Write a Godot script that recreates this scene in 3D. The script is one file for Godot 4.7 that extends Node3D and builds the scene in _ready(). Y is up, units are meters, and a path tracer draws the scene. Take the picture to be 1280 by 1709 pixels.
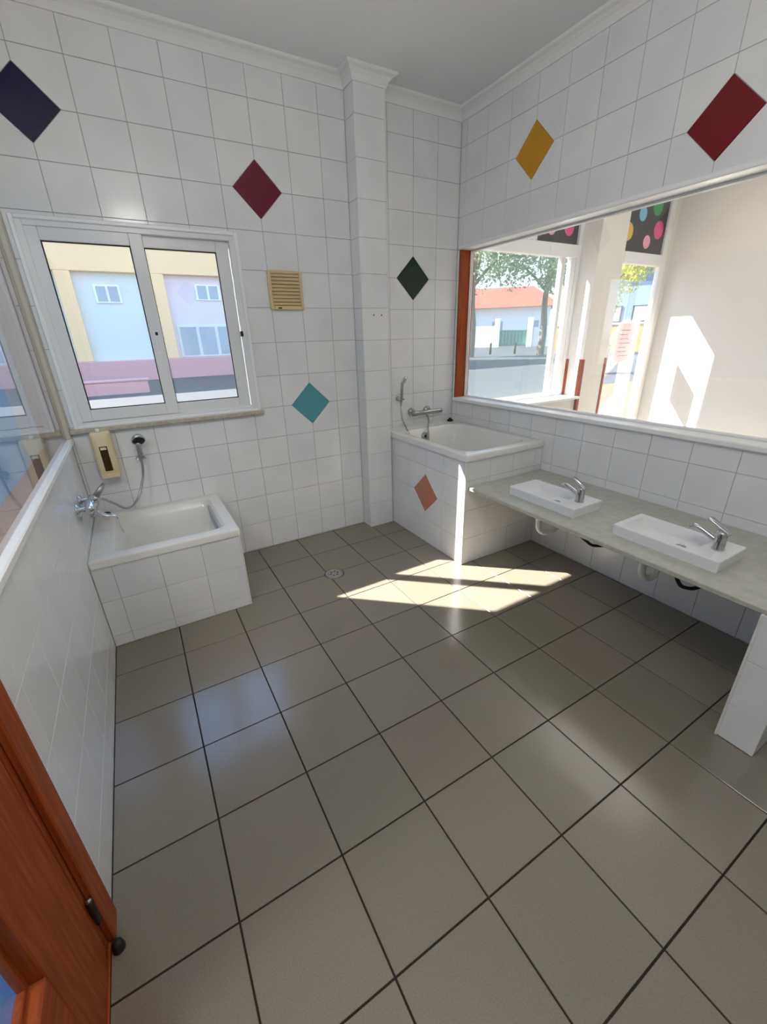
extends Node3D
# A tiled children's bathroom with two raised bathtubs, a low double wash counter and glazed walls.
# Back wall z = 0, right wall x = 0, floor y = 0.

const XL := -2.67
const ZF := 3.55
const YC := 2.80
const GROUND := 0.15

var M := {}
var taken := {}
var rng := RandomNumberGenerator.new()

# ------------------------------------------------------------------ helpers
func numbered(called: String) -> String:
	var n: int = taken.get(called, 0)
	taken[called] = n + 1
	return called if n == 0 else "%s_%03d" % [called, n]

func meta(o: Node, label: String, category := "", group := "", kind := "") -> void:
	if label: o.set_meta("label", label)
	if category: o.set_meta("category", category)
	if group: o.set_meta("group", group)
	if kind: o.set_meta("kind", kind)

func top(called: String, label: String, category: String, at := Vector3.ZERO, group := "", kind := "") -> Node3D:
	var o := Node3D.new()
	o.name = numbered(called)
	add_child(o)
	o.position = at
	meta(o, label, category, group, kind)
	return o

func part(parent: Node, called: String, mesh: Mesh, m: Material, at := Vector3.ZERO, label := "") -> MeshInstance3D:
	var o := MeshInstance3D.new()
	o.name = called
	o.mesh = mesh
	o.material_override = m
	parent.add_child(o, true)
	o.position = at
	if label: o.set_meta("label", label)
	return o

func thing(called: String, label: String, category: String, mesh: Mesh, m: Material, at := Vector3.ZERO, group := "", kind := "") -> MeshInstance3D:
	var o := part(self, numbered(called), mesh, m, at)
	meta(o, label, category, group, kind)
	return o

func mb() -> SurfaceTool:
	var st := SurfaceTool.new()
	st.begin(Mesh.PRIMITIVE_TRIANGLES)
	st.set_smooth_group(-1)
	return st

func done(st: SurfaceTool) -> ArrayMesh:
	st.generate_normals()
	return st.commit()

func tri(st: SurfaceTool, a: Vector3, b: Vector3, c: Vector3) -> void:
	st.add_vertex(a); st.add_vertex(c); st.add_vertex(b)

# a, b, c, d run anticlockwise seen from outside
func quad(st: SurfaceTool, a: Vector3, b: Vector3, c: Vector3, d: Vector3) -> void:
	tri(st, a, b, c); tri(st, a, c, d)

# box with chamfered edges
func abox(st: SurfaceTool, lo: Vector3, hi: Vector3, b := 0.0) -> void:
	var c := (lo + hi) / 2
	var h := (hi - lo) / 2
	b = minf(b, minf(h.x, minf(h.y, h.z)) * 0.6)
	var ax := [Vector3(1, 0, 0), Vector3(0, 1, 0), Vector3(0, 0, 1)]
	for i in 3:
		for s in [-1.0, 1.0]:
			var n: Vector3 = ax[i] * s
			var u: Vector3 = ax[(i + 1) % 3]
			var v: Vector3 = n.cross(u)
			var hn := absf(h.dot(n)); var hu := absf(h.dot(u)) - b; var hv := absf(h.dot(v)) - b
			quad(st, c + n * hn - u * hu - v * hv, c + n * hn + u * hu - v * hv, c + n * hn + u * hu + v * hv, c + n * hn - u * hu + v * hv)
	if b <= 0.0: return
	for i in 3:
		for s in [-1.0, 1.0]:
			for t in [-1.0, 1.0]:
				var p: Vector3 = ax[i] * s
				var q: Vector3 = ax[(i + 1) % 3] * t
				var w: Vector3 = p.cross(q)
				var hp := absf(h.dot(p)); var hq := absf(h.dot(q)); var hw := absf(h.dot(w)) - b
				quad(st, c + p * hp + q * (hq - b) - w * hw, c + p * (hp - b) + q * hq - w * hw, c + p * (hp - b) + q * hq + w * hw, c + p * hp + q * (hq - b) + w * hw)
	for sx in [-1.0, 1.0]:
		for sy in [-1.0, 1.0]:
			for sz in [-1.0, 1.0]:
				var x := c + Vector3(sx * h.x, sy * (h.y - b), sz * (h.z - b))
				var y := c + Vector3(sx * (h.x - b), sy * h.y, sz * (h.z - b))
				var z := c + Vector3(sx * (h.x - b), sy * (h.y - b), sz * h.z)
				if sx * sy * sz > 0: tri(st, x, y, z)
				else: tri(st, x, z, y)

func box(lo: Vector3, hi: Vector3, b := 0.002) -> ArrayMesh:
	var st := mb()
	abox(st, lo, hi, b)
	return done(st)

# four bars round a rectangle; plane "z" (x, y) or "x" (z, y)
func ring(lo: Vector2, hi: Vector2, w: Vector4, d0: float, d1: float, plane := "z", b := 0.002) -> ArrayMesh:
	# w: left, right, bottom, top widths
	var st := mb()
	var bars := [[lo, Vector2(lo.x + w.x, hi.y)], [Vector2(hi.x - w.y, lo.y), hi], [Vector2(lo.x + w.x, lo.y), Vector2(hi.x - w.y, lo.y + w.z)], [Vector2(lo.x + w.x, hi.y - w.w), Vector2(hi.x - w.y, hi.y)]]
	for r in bars:
		if r[1].x - r[0].x < 1e-4 or r[1].y - r[0].y < 1e-4: continue
		if plane == "z": abox(st, Vector3(r[0].x, r[0].y, d0), Vector3(r[1].x, r[1].y, d1), b)
		else: abox(st, Vector3(d0, r[0].y, r[0].x), Vector3(d1, r[1].y, r[1].x), b)
	return done(st)

# solid of revolution about y; profile of (radius, height) from bottom to top
func alathe(st: SurfaceTool, prof: Array, n := 24, xf := Transform3D()) -> void:
	st.set_smooth_group(1)
	for k in prof.size() - 1:
		var p: Vector2 = prof[k]; var q: Vector2 = prof[k + 1]
		for i in n:
			var a := TAU * i / n; var b := TAU * (i + 1) / n
			var va := Vector3(cos(a), 0, -sin(a)); var vb := Vector3(cos(b), 0, -sin(b))
			var A := xf * (va * p.x + Vector3(0, p.y, 0)); var B := xf * (vb * p.x + Vector3(0, p.y, 0))
			var C := xf * (vb * q.x + Vector3(0, q.y, 0)); var D := xf * (va * q.x + Vector3(0, q.y, 0))
			if p.x > 1e-6: tri(st, A, B, C)
			if q.x > 1e-6: tri(st, A, C, D)
	st.set_smooth_group(-1)

func lathe(prof: Array, n := 24, xf := Transform3D()) -> ArrayMesh:
	var st := mb()
	alathe(st, prof, n, xf)
	return done(st)

func aligned(at: Vector3, up: Vector3) -> Transform3D:
	up = up.normalized()
	var s := Vector3(0, 0, 1) if absf(up.z) < 0.9 else Vector3(1, 0, 0)
	var x := up.cross(s).normalized()
	return Transform3D(Basis(x, up, x.cross(up)), at)

func rod(a: Vector3, b: Vector3, r: float, n := 16, bev := 0.0) -> ArrayMesh:
	var l := a.distance_to(b)
	if bev <= 0: bev = minf(r * 0.15, l * 0.2)
	return lathe([Vector2(0, 0), Vector2(r - bev, 0), Vector2(r, bev), Vector2(r, l - bev), Vector2(r - bev, l), Vector2(0, l)], n, aligned(a, b - a))

func smooth_path(pts: Array, step := 0.012) -> PackedVector3Array:
	var c := Curve3D.new()
	c.bake_interval = step
	for i in pts.size():
		var t: Vector3 = (pts[mini(i + 1, pts.size() - 1)] - pts[maxi(i - 1, 0)]) / 5.0
		c.add_point(pts[i], -t, t)
	return c.get_baked_points()

func tube(path: PackedVector3Array, r: float, n := 10, r_end := -1.0) -> ArrayMesh:
	var st := mb()
	st.set_smooth_group(1)
	if r_end < 0: r_end = r
	var rings := []
	var side := Vector3.ZERO
	for i in path.size():
		var t := (path[mini(i + 1, path.size() - 1)] - path[maxi(i - 1, 0)]).normalized()
		if side == Vector3.ZERO: side = t.cross(Vector3.UP if absf(t.y) < 0.9 else Vector3.RIGHT).normalized()
		side = (side - t * side.dot(t)).normalized()
		var w := t.cross(side)
		var rr := lerpf(r, r_end, float(i) / maxi(1, path.size() - 1))
		var ps := PackedVector3Array()
		for k in n: ps.append(path[i] + (side * cos(TAU * k / n) + w * sin(TAU * k / n)) * rr)
		rings.append(ps)
	for i in rings.size() - 1:
		for k in n:
			var l := (k + 1) % n
			quad(st, rings[i][k], rings[i][l], rings[i + 1][l], rings[i + 1][k])
	st.set_smooth_group(-1)
	for k in range(1, n - 1):
		tri(st, rings[0][0], rings[0][k + 1], rings[0][k])
		var e: PackedVector3Array = rings[-1]
		tri(st, e[0], e[k], e[k + 1])
	return done(st)

# rounded rectangle in the xz plane, anticlockwise seen from above
func rrect(lo: Vector2, hi: Vector2, r: float, y: float, n := 7) -> PackedVector3Array:
	var out := PackedVector3Array()
	var cs := [[hi.x - r, hi.y - r, 0.0], [hi.x - r, lo.y + r, 1.0], [lo.x + r, lo.y + r, 2.0], [lo.x + r, hi.y - r, 3.0]]
	for c in cs:
		for i in n + 1:
			var a: float = (c[2] + float(i) / n) * PI / 2
			out.append(Vector3(c[0] + r * sin(a + PI / 2 * 0), y, c[1] + r * cos(a)))
	# the list runs from +z towards +x, then -z, then -x
	return out

func loft(st: SurfaceTool, loops: Array, smooth := true, cap_first := false, cap_last := true) -> void:
	st.set_smooth_group(1 if smooth else -1)
	for i in loops.size() - 1:
		var a: PackedVector3Array = loops[i]; var b: PackedVector3Array = loops[i + 1]
		for k in a.size():
			var l := (k + 1) % a.size()
			quad(st, a[k], a[l], b[l], b[k])
	var caps := []
	if cap_first: caps.append([loops[0], true])
	if cap_last: caps.append([loops[-1], false])
	for c in caps:
		var p: PackedVector3Array = c[0]
		var m := Vector3.ZERO
		for v in p: m += v
		m /= p.size()
		for k in p.size():
			if c[1]: tri(st, m, p[(k + 1) % p.size()], p[k])
			else: tri(st, m, p[k], p[(k + 1) % p.size()])
	st.set_smooth_group(-1)

func signed_area(p: PackedVector2Array) -> float:
	var a := 0.0
	for i in p.size(): a += p[i].cross(p[(i + 1) % p.size()])
	return a / 2

# plate of polygon p (xy, front towards +z) from z0 to z1 with a small chamfer
func plate(p: PackedVector2Array, z0: float, z1: float, b := 0.0008) -> ArrayMesh:
	var st := mb()
	if signed_area(p) < 0: p.reverse()
	var n := p.size()
	var q := PackedVector2Array()
	for i in n:
		var e0 := (p[i] - p[(i + n - 1) % n]).normalized(); var e1 := (p[(i + 1) % n] - p[i]).normalized()
		var n0 := Vector2(-e0.y, e0.x); var n1 := Vector2(-e1.y, e1.x)
		q.append(p[i] + (n0 + n1) / maxf(0.3, 1 + n0.dot(n1)) * b)
	var idx := Geometry2D.triangulate_polygon(q)
	for k in range(0, idx.size(), 3):
		var a := q[idx[k]]; var c := q[idx[k + 1]]; var d := q[idx[k + 2]]
		if (c - a).cross(d - a) < 0:
			var w := c; c = d; d = w
		tri(st, Vector3(a.x, a.y, z1), Vector3(c.x, c.y, z1), Vector3(d.x, d.y, z1))
	for i in n:
		var j := (i + 1) % n
		quad(st, Vector3(p[i].x, p[i].y, z1 - b), Vector3(p[j].x, p[j].y, z1 - b), Vector3(q[j].x, q[j].y, z1), Vector3(q[i].x, q[i].y, z1))
		quad(st, Vector3(p[i].x, p[i].y, z0), Vector3(p[j].x, p[j].y, z0), Vector3(p[j].x, p[j].y, z1 - b), Vector3(p[i].x, p[i].y, z1 - b))
	return done(st)

func rect2(x0: float, y0: float, x1: float, y1: float) -> PackedVector2Array:
	return PackedVector2Array([Vector2(x0, y0), Vector2(x1, y0), Vector2(x1, y1), Vector2(x0, y1)])

func diamond2(x: float, y: float, h: float) -> PackedVector2Array:
	return PackedVector2Array([Vector2(x + h, y), Vector2(x, y + h), Vector2(x - h, y), Vector2(x, y - h)])

# lays tiles over outline (in the frame's own xy), leaving out holes; each tile is a child of parent
func lay_tiles(parent: Node, frame: Transform3D, outline: PackedVector2Array, g0: Vector2, pitch: Vector2, grout: float, thick: float, mats: Array, holes := [], called := "tile") -> void:
	var lo := Vector2(INF, INF); var hi := -lo
	for v in outline:
		lo = lo.min(v); hi = hi.max(v)
	var full := plate(rect2(grout / 2, grout / 2, pitch.x - grout / 2, pitch.y - grout / 2), -0.004, thick)
	for i in range(floori((lo.x - g0.x) / pitch.x), ceili((hi.x - g0.x) / pitch.x)):
		for j in range(floori((lo.y - g0.y) / pitch.y), ceili((hi.y - g0.y) / pitch.y)):
			var at := g0 + Vector2(i * pitch.x, j * pitch.y)
			var polys := Geometry2D.intersect_polygons(rect2(at.x, at.y, at.x + pitch.x, at.y + pitch.y), outline)
			for hole in holes:
				var next: Array[PackedVector2Array] = []
				for p in polys: next.append_array(Geometry2D.clip_polygons(p, hole))
				polys = next
			for p in polys:
				var area := absf(signed_area(p))
				if area < 0.0006: continue
				var o := MeshInstance3D.new()
				o.name = called
				var off := frame * Vector3(at.x, at.y, 0)
				if area > pitch.x * pitch.y * 0.999:
					o.mesh = full
				else:
					var q := Geometry2D.offset_polygon(p, -grout / 2, Geometry2D.JOIN_MITER)
					if q.is_empty() or absf(signed_area(q[0])) < 0.0003: continue
					var shifted := PackedVector2Array()
					for v in q[0]: shifted.append(v - at)
					o.mesh = plate(shifted, -0.004, thick)
				o.material_override = mats[rng.randi() % mats.size()]
				parent.add_child(o, true)
				o.transform = Transform3D(frame.basis, off)

func diamond_tile(parent: Node, frame: Transform3D, c: Vector2, h: float, m: Material, label: String) -> void:
	var o := part(parent, "diamond_tile", plate(diamond2(0, 0, h), -0.004, 0.0015, 0.001), m)
	o.transform = Transform3D(frame.basis, frame * Vector3(c.x, c.y, 0))
	o.set_meta("label", label)

# ------------------------------------------------------------------ materials
func noise_tex(freq: float, c0: Color, c1: Color, sz := 512, sd := 1, octaves := 4, ntype := FastNoiseLite.TYPE_SIMPLEX_SMOOTH) -> NoiseTexture2D:
	var n := FastNoiseLite.new()
	n.seed = sd; n.frequency = freq; n.noise_type = ntype; n.fractal_octaves = octaves
	var t := NoiseTexture2D.new()
	t.width = sz; t.height = sz; t.seamless = true; t.noise = n
	var g := Gradient.new()
	g.set_color(0, c0); g.set_color(1, c1)
	t.color_ramp = g
	return t

func mat(called: String, c: Color, rough := 0.5, metal := 0.0, spec := 0.5) -> StandardMaterial3D:
	var m := StandardMaterial3D.new()
	m.resource_name = called
	m.albedo_color = c; m.roughness = rough; m.metallic = metal; m.metallic_specular = spec
	M[called] = m
	return m

func rgb(r: int, g: int, b: int) -> Color:
	return Color(r / 255.0, g / 255.0, b / 255.0)

func triplanar(m: StandardMaterial3D, t: Texture2D, s: Vector3) -> void:
	m.albedo_texture = t
	m.uv1_triplanar = true; m.uv1_world_triplanar = true
	m.uv1_scale = s

func pane_mat(called: String, tint: Color, alpha: float) -> void:
	var m := mat(called, Color(tint.r, tint.g, tint.b, alpha), 0.02)
	m.transparency = BaseMaterial3D.TRANSPARENCY_ALPHA

func materials() -> void:
	var tile_tone := noise_tex(0.006, rgb(247, 247, 247), rgb(255, 255, 255), 256, 3, 3)
	for k in 3:
		var m := mat("white_tile_%d" % k, [rgb(240, 242, 244), rgb(238, 240, 243), rgb(242, 243, 244)][k], 0.14)
		triplanar(m, tile_tone, Vector3(1.7, 1.7, 1.7))
	mat("grout", rgb(190, 191, 192), 0.9)
	mat("plaster", rgb(240, 242, 242), 0.85)
	mat("cornice", rgb(240, 241, 240), 0.7)
	var speck := noise_tex(0.12, rgb(226, 224, 220), rgb(255, 255, 255), 512, 5, 4)
	for k in 4:
		var m := mat("floor_tile_%d" % k, [rgb(143, 136, 123), rgb(140, 134, 121), rgb(146, 139, 126), rgb(142, 134, 122)][k], 0.2, 0.0, 0.62)
		triplanar(m, speck, Vector3(3.1, 3.1, 3.1))
		m.roughness_texture = noise_tex(0.02, Color(0.75, 0.75, 0.75), Color(1, 1, 1), 256, 8 + k, 4)
	mat("floor_grout", rgb(46, 38, 32), 0.9)
	var grain := noise_tex(0.012, rgb(196, 170, 150), rgb(255, 255, 255), 512, 21, 5)
	var wood := mat("red_wood", rgb(178, 88, 42), 0.5, 0.0, 0.35)
	triplanar(wood, grain, Vector3(9.0, 0.55, 9.0))
	var wood2 := mat("red_wood_along", rgb(178, 88, 42), 0.5, 0.0, 0.35)
	triplanar(wood2, grain, Vector3(9.0, 9.0, 0.55))
	mat("white_aluminium", rgb(246, 247, 248), 0.3)
	mat("grey_aluminium", rgb(236, 237, 238), 0.3)
	mat("gasket", rgb(22, 22, 24), 0.7)
	mat("beige_trim", rgb(206, 198, 180), 0.5)
	var stone := mat("sill_stone", rgb(205, 198, 184), 0.45)
	triplanar(stone, noise_tex(0.03, rgb(220, 215, 205), rgb(255, 255, 255), 256, 31), Vector3(4, 4, 4))
	mat("enamel", rgb(236, 236, 232), 0.1)
	mat("ceramic", rgb(240, 241, 243), 0.08)
	mat("chrome", rgb(210, 212, 215), 0.12, 1.0)
	mat("satin_chrome", rgb(176, 176, 174), 0.3, 1.0)
	mat("black_rubber", rgb(18, 18, 18), 0.6)
	mat("dark_hole", rgb(30, 29, 28), 0.8)
	mat("cream_plastic", rgb(226, 210, 172), 0.4)
	mat("cream_vent", rgb(222, 200, 154), 0.5)
	mat("brown_window", rgb(62, 42, 20), 0.15)
	mat("white_plastic", rgb(232, 232, 228), 0.4)
	var counter := mat("counter_stone", rgb(196, 197, 188), 0.25)
	triplanar(counter, noise_tex(0.02, rgb(236, 235, 230), rgb(255, 255, 255), 512, 41, 5), Vector3(1.6, 1.6, 1.6))
	mat("navy", rgb(8, 8, 62), 0.15)
	mat("wine", rgb(112, 22, 48), 0.15)
	mat("teal", rgb(86, 160, 170), 0.15)
	mat("bottle_green", rgb(8, 40, 28), 0.15)
	mat("mustard", rgb(208, 150, 30), 0.15)
	mat("crimson", rgb(122, 8, 26), 0.15)
	mat("terracotta", rgb(198, 128, 104), 0.2)
	pane_mat("clear_glass", rgb(255, 255, 255), 0.03)
	pane_mat("dusty_glass", rgb(225, 225, 220), 0.08)
	pane_mat("greenish_glass", rgb(150, 172, 166), 0.16)
	mat("room_paint", rgb(236, 233, 226), 0.8)
	mat("hall_brown", rgb(150, 112, 92), 0.6)
	mat("hall_paint", rgb(126, 190, 228), 0.7)
	mat("hall_blue", rgb(52, 140, 210), 0.5)
	mat("black_film", rgb(26, 25, 28), 0.4)
	var paper := mat("paper", rgb(236, 206, 208), 0.8)
	paper.backlight_enabled = true; paper.backlight = rgb(96, 80, 82)
	mat("ink", rgb(190, 160, 168), 0.8)
	var asphalt := mat("asphalt", rgb(66, 71, 74), 0.9)
	triplanar(asphalt, noise_tex(0.05, rgb(215, 215, 215), rgb(255, 255, 255), 512, 51, 5), Vector3(0.5, 0.5, 0.5))
	var pave := mat("pavement", rgb(122, 96, 68), 0.9)
	triplanar(pave, noise_tex(0.05, rgb(225, 222, 218), rgb(255, 255, 255), 256, 52, 4), Vector3(0.8, 0.8, 0.8))
	mat("render_cream", rgb(240, 200, 146), 0.9)
	mat("render_pale", rgb(208, 214, 204), 0.9)
	mat("render_rose", rgb(218, 204, 206), 0.9)
	mat("render_pink", rgb(206, 150, 144), 0.9)
	mat("render_white", rgb(236, 234, 228), 0.9)
	mat("render_blue", rgb(112, 134, 162), 0.9)
	mat("render_yellow", rgb(172, 126, 62), 0.9)
	mat("red_tiles", rgb(160, 74, 56), 0.85)
	mat("gate_green", rgb(86, 140, 122), 0.6)
	mat("far_glass", rgb(138, 158, 168), 0.1)
	mat("bark", rgb(116, 108, 96), 0.95)
	var l1 := mat("leaf_grey_green", rgb(132, 150, 112), 0.7)
	l1.backlight_enabled = true; l1.backlight = rgb(110, 130, 80)
	var l2 := mat("leaf_yellow_green", rgb(176, 176, 72), 0.7)
	l2.backlight_enabled = true; l2.backlight = rgb(150, 150, 50)
	mat("concrete", rgb(200, 198, 192), 0.9)
	mat("dark_metal", rgb(50, 48, 46), 0.5, 0.6)
	mat("brass_hinge", rgb(70, 60, 48), 0.4, 0.8)
	var lamp := mat("lamp_diffuser", rgb(250, 250, 250), 0.6)
	lamp.emission_enabled = true; lamp.emission = Color(1.0, 0.985, 0.955); lamp.emission_energy_multiplier = 1.0

# ------------------------------------------------------------------ camera, sky, sun
func set_up_view() -> void:
	var cam := Camera3D.new()
	cam.name = "camera"
	add_child(cam)
	cam.fov = rad_to_deg(2.0 * atan(854.5 / 692.85))
	cam.near = 0.02; cam.far = 400.0
	cam.position = Vector3(-2.3101, 1.4202, 2.8282)
	cam.basis = Basis(Vector3.UP, -0.518086) * Basis(Vector3.RIGHT, -0.399153) * Basis(Vector3.BACK, -0.028728)
	cam.current = true
	var env := Environment.new()
	env.background_mode = Environment.BG_SKY
	var sky := Sky.new()
	var sm := ProceduralSkyMaterial.new()
	sm.sky_top_color = rgb(120, 165, 222)
	sm.sky_horizon_color = rgb(214, 226, 238)
	sm.ground_bottom_color = rgb(120, 118, 112)
	sm.ground_horizon_color = rgb(200, 206, 210)
	sm.energy_multiplier = 4.0
	sm.sun_angle_max = 8.0
	sky.sky_material = sm
	env.sky = sky
	env.tonemap_mode = Environment.TONE_MAPPER_LINEAR
	env.tonemap_exposure = 1.16
	env.sdfgi_enabled = true; env.ssao_enabled = true; env.ssil_enabled = true
	var we := WorldEnvironment.new()
	we.name = "environment"
	we.environment = env
	add_child(we)
	var sun := DirectionalLight3D.new()
	sun.name = "sun"
	add_child(sun)
	sun.look_at_from_position(Vector3.ZERO, Vector3(1.14, -1.269, 1.0), Vector3.UP)
	sun.light_color = Color(1.0, 0.97, 0.93)
	sun.light_energy = 9.5
	sun.light_angular_distance = 0.53
	sun.shadow_enabled = true

# a flat fitting whose light leaves through its glowing diffuser; own -y is the way it shines
func flat_lamp(called: String, label: String, at: Vector3, size: Vector2, energy: float, tilt := 0.0, color := Color(1.0, 0.985, 0.955)) -> void:
	var t := top(called, label, "lamp", at)
	t.rotation_degrees.x = tilt
	part(t, "housing", box(Vector3(-size.x / 2 - 0.03, -0.05, -size.y / 2 - 0.03), Vector3(size.x / 2 + 0.03, 0, size.y / 2 + 0.03), 0.006), M.white_plastic)
	part(t, "lamp_diffuser", box(Vector3(-size.x / 2, -0.062, -size.y / 2), Vector3(size.x / 2, -0.045, size.y / 2), 0.004), M.lamp_diffuser)
	var l := AreaLight3D.new()
	l.name = "lamp_light"
	t.add_child(l)
	l.position = Vector3(0, -0.068, 0)
	l.rotation_degrees.x = -90
	l.area_size = size
	l.light_energy = energy
	l.light_color = color
	l.set("area_range", 12.0)
	l.shadow_enabled = true

func globe_lamp(label: String, at: Vector3, energy: float) -> void:
	var t := top("globe_lamp", label, "lamp", at)
	part(t, "ceiling_rose", lathe([Vector2(0, -0.03), Vector2(0.03, -0.03), Vector2(0.055, -0.02), Vector2(0.06, 0)], 20), M.white_plastic)
	part(t, "stem", rod(Vector3(0, -0.2, 0), Vector3(0, -0.02, 0), 0.008, 10), M.white_plastic)
	var prof := []
	for k in 13: prof.append(Vector2(0.16 * sin(PI * k / 12), -0.35 - 0.16 * cos(PI * k / 12)))
	part(t, "lamp_globe", lathe(prof, 28), M.lamp_diffuser)
	var l := OmniLight3D.new()
	l.name = "lamp_light"
	t.add_child(l)
	l.position = Vector3(0, -0.35, 0)
	l.light_energy = energy
	l.light_size = 0.155
	l.light_color = Color(1.0, 0.985, 0.955)
	l.omni_range = 14.0
	l.omni_attenuation = 2.0
	l.shadow_enabled = true

# ------------------------------------------------------------------ the bathroom shell
func structure(called: String, label: String, category: String) -> Node3D:
	var o := Node3D.new()
	o.name = called
	add_child(o)
	meta(o, label, category, "", "structure")
	return o

func white_tiles() -> Array:
	return [M.white_tile_0, M.white_tile_1, M.white_tile_2]

func shell() -> void:
	# floor
	var fl := structure("floor", "grey square ceramic floor tiles with dark joints", "floor")
	part(fl, "screed", box(Vector3(XL, -0.2, 0), Vector3(0, -0.004, ZF), 0), M.floor_grout)
	var ff := Transform3D(Basis(Vector3.RIGHT, Vector3.FORWARD, Vector3.UP), Vector3.ZERO)   # own x = x, own y = -z
	var drain_hole := PackedVector2Array()
	for k in 24: drain_hole.append(Vector2(-1.434, -0.617) + Vector2.from_angle(TAU * k / 24) * 0.062)
	lay_tiles(fl, ff, rect2(XL, -ZF, 0, 0), Vector2(-2.3734 - 0.3 * 2, -2.1055 - 0.3 * 6), Vector2(0.3, 0.3), 0.005, 0.0, [M.floor_tile_0, M.floor_tile_1, M.floor_tile_2, M.floor_tile_3], [drain_hole])
	# ceiling
	var ce := structure("ceiling", "smooth white painted bathroom ceiling", "ceiling")
	part(ce, "slab", box(Vector3(XL - 0.1, YC, -0.25), Vector3(0.14, YC + 0.2, ZF + 0.1), 0), M.plaster)
	# back wall, with the opening of the sliding window
	var D := 0.139
	var wb := structure("wall_back", "white tiled back wall with coloured diamond tiles and a sliding window", "wall")
	var st := mb()
	var zi := -0.004
	abox(st, Vector3(XL - 0.2, -0.2, -0.07), Vector3(-2.60, YC, zi))
	abox(st, Vector3(-1.645, -0.2, -0.07), Vector3(0.14, YC, zi))
	abox(st, Vector3(-2.60, -0.2, -0.07), Vector3(-1.645, 1.01, zi))
	abox(st, Vector3(-2.60, 1.955, -0.07), Vector3(-1.645, YC, zi))
	part(wb, "masonry", done(st), M.grout)
	var bf := Transform3D(Basis(), Vector3.ZERO)
	var win := rect2(-2.635, 0.975, -1.612, 1.988)
	var holes := [win, diamond2(-2.456, 2.405, D), diamond2(-1.456, 2.205, D), diamond2(-1.256, 1.005, D)]
	lay_tiles(wb, bf, rect2(XL, 0, -0.885, 2.74), Vector2(-3.056, 0.005), Vector2(0.2, 0.2), 0.0028, 0.0, white_tiles(), holes)
	diamond_tile(wb, bf, Vector2(-2.456, 2.405), D - 0.0015, M.navy, "navy blue diamond tile")
	diamond_tile(wb, bf, Vector2(-1.456, 2.205), D - 0.0015, M.wine, "wine red diamond tile")
	diamond_tile(wb, bf, Vector2(-1.256, 1.005), D - 0.0015, M.teal, "light teal diamond tile")
	lay_tiles(wb, bf, rect2(-0.68, 0, 0, 2.74), Vector2(-0.997, 0.0), Vector2(0.2, 0.2), 0.0028, 0.0, white_tiles(), [diamond2(-0.397, 1.8, D)])
	diamond_tile(wb, bf, Vector2(-0.397, 1.8), D - 0.0015, M.bottle_green, "dark green diamond tile")
	# boxed pipe chase on the back wall
	var wp := structure("wall_chase", "narrow white tiled pipe chase standing proud of the back wall", "pillar")
	part(wp, "masonry", box(Vector3(-0.881, -0.1, -0.002), Vector3(-0.684, YC, 0.116), 0), M.grout)
	lay_tiles(wp, Transform3D(Basis(), Vector3(0, 0, 0.12)), rect2(-0.885, 0, -0.68, 2.74), Vector2(-0.885, 0.0), Vector2(0.205, 0.2), 0.0022, 0.0, white_tiles())
	lay_tiles(wp, Transform3D(Basis(Vector3.BACK, Vector3.UP, Vector3.LEFT), Vector3(-0.885, 0, 0)), rect2(0, 0, 0.118, 2.74), Vector2(0, 0), Vector2(0.118, 0.2), 0.0022, 0.0, white_tiles())
	lay_tiles(wp, Transform3D(Basis(Vector3.FORWARD, Vector3.UP, Vector3.RIGHT), Vector3(-0.68, 0, 0)), rect2(-0.118, 0, 0, 2.74), Vector2(-0.118, 0), Vector2(0.118, 0.2), 0.0022, 0.0, white_tiles())
	part(wp, "corner_bead", box(Vector3(-0.684, 0.745, 0.117), Vector3(-0.676, 2.74, 0.1225), 0.001), M.white_plastic)
	for x in [-0.797, -0.737]:
		part(wp, "screw_hole", rod(Vector3(x, 1.557, 0.116), Vector3(x, 1.557, 0.1208), 0.005, 10), M.dark_hole)
	# right wall, with the long interior window
	var wr := structure("wall_right", "white tiled wall with a long interior window above the wash counter", "wall")
	st = mb()
	var O0 := 0.04; var O1 := 2.66; var OB := 0.935; var OT := 2.005
	abox(st, Vector3(0.004, -0.2, -0.002), Vector3(0.13, OB, ZF))
	abox(st, Vector3(0.004, OT, -0.002), Vector3(0.13, YC, ZF))
	abox(st, Vector3(0.004, OB, -0.002), Vector3(0.13, OT, O0))
	abox(st, Vector3(0.004, OB, O1), Vector3(0.13, OT, ZF))
	part(wr, "masonry", done(st), M.grout)
	var rf := Transform3D(Basis(Vector3.BACK, Vector3.UP, Vector3.LEFT), Vector3.ZERO)   # own x = z, front towards -x
	var opening := rect2(O0 - 0.012, OB - 0.022, O1 + 0.012, OT + 0.016)
	lay_tiles(wr, rf, rect2(0.001, 0, ZF, 2.74), Vector2(-0.14, 0.0), Vector2(0.2, 0.2), 0.0022, 0.0, white_tiles(), [opening, diamond2(0.66, 2.395, D), diamond2(1.66, 2.2, D)])
	diamond_tile(wr, rf, Vector2(0.66, 2.395), D - 0.0015, M.mustard, "mustard yellow diamond tile")
	diamond_tile(wr, rf, Vector2(1.66, 2.2), D - 0.0015, M.crimson, "dark crimson diamond tile")
	# left wall: tiled below, glass above, then the door
	var wl := structure("wall_left", "low white tiled wall under the glazing beside the door", "wall")
	st = mb()
	abox(st, Vector3(XL - 0.1, -0.2, -0.002), Vector3(XL - 0.004, 0.925, 1.93))
	abox(st, Vector3(XL - 0.1, 2.1, -0.002), Vector3(XL - 0.004, YC, ZF))
	abox(st, Vector3(XL - 0.1, -0.2, 2.86), Vector3(XL - 0.004, YC, ZF))
	part(wl, "masonry", done(st), M.grout)
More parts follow.
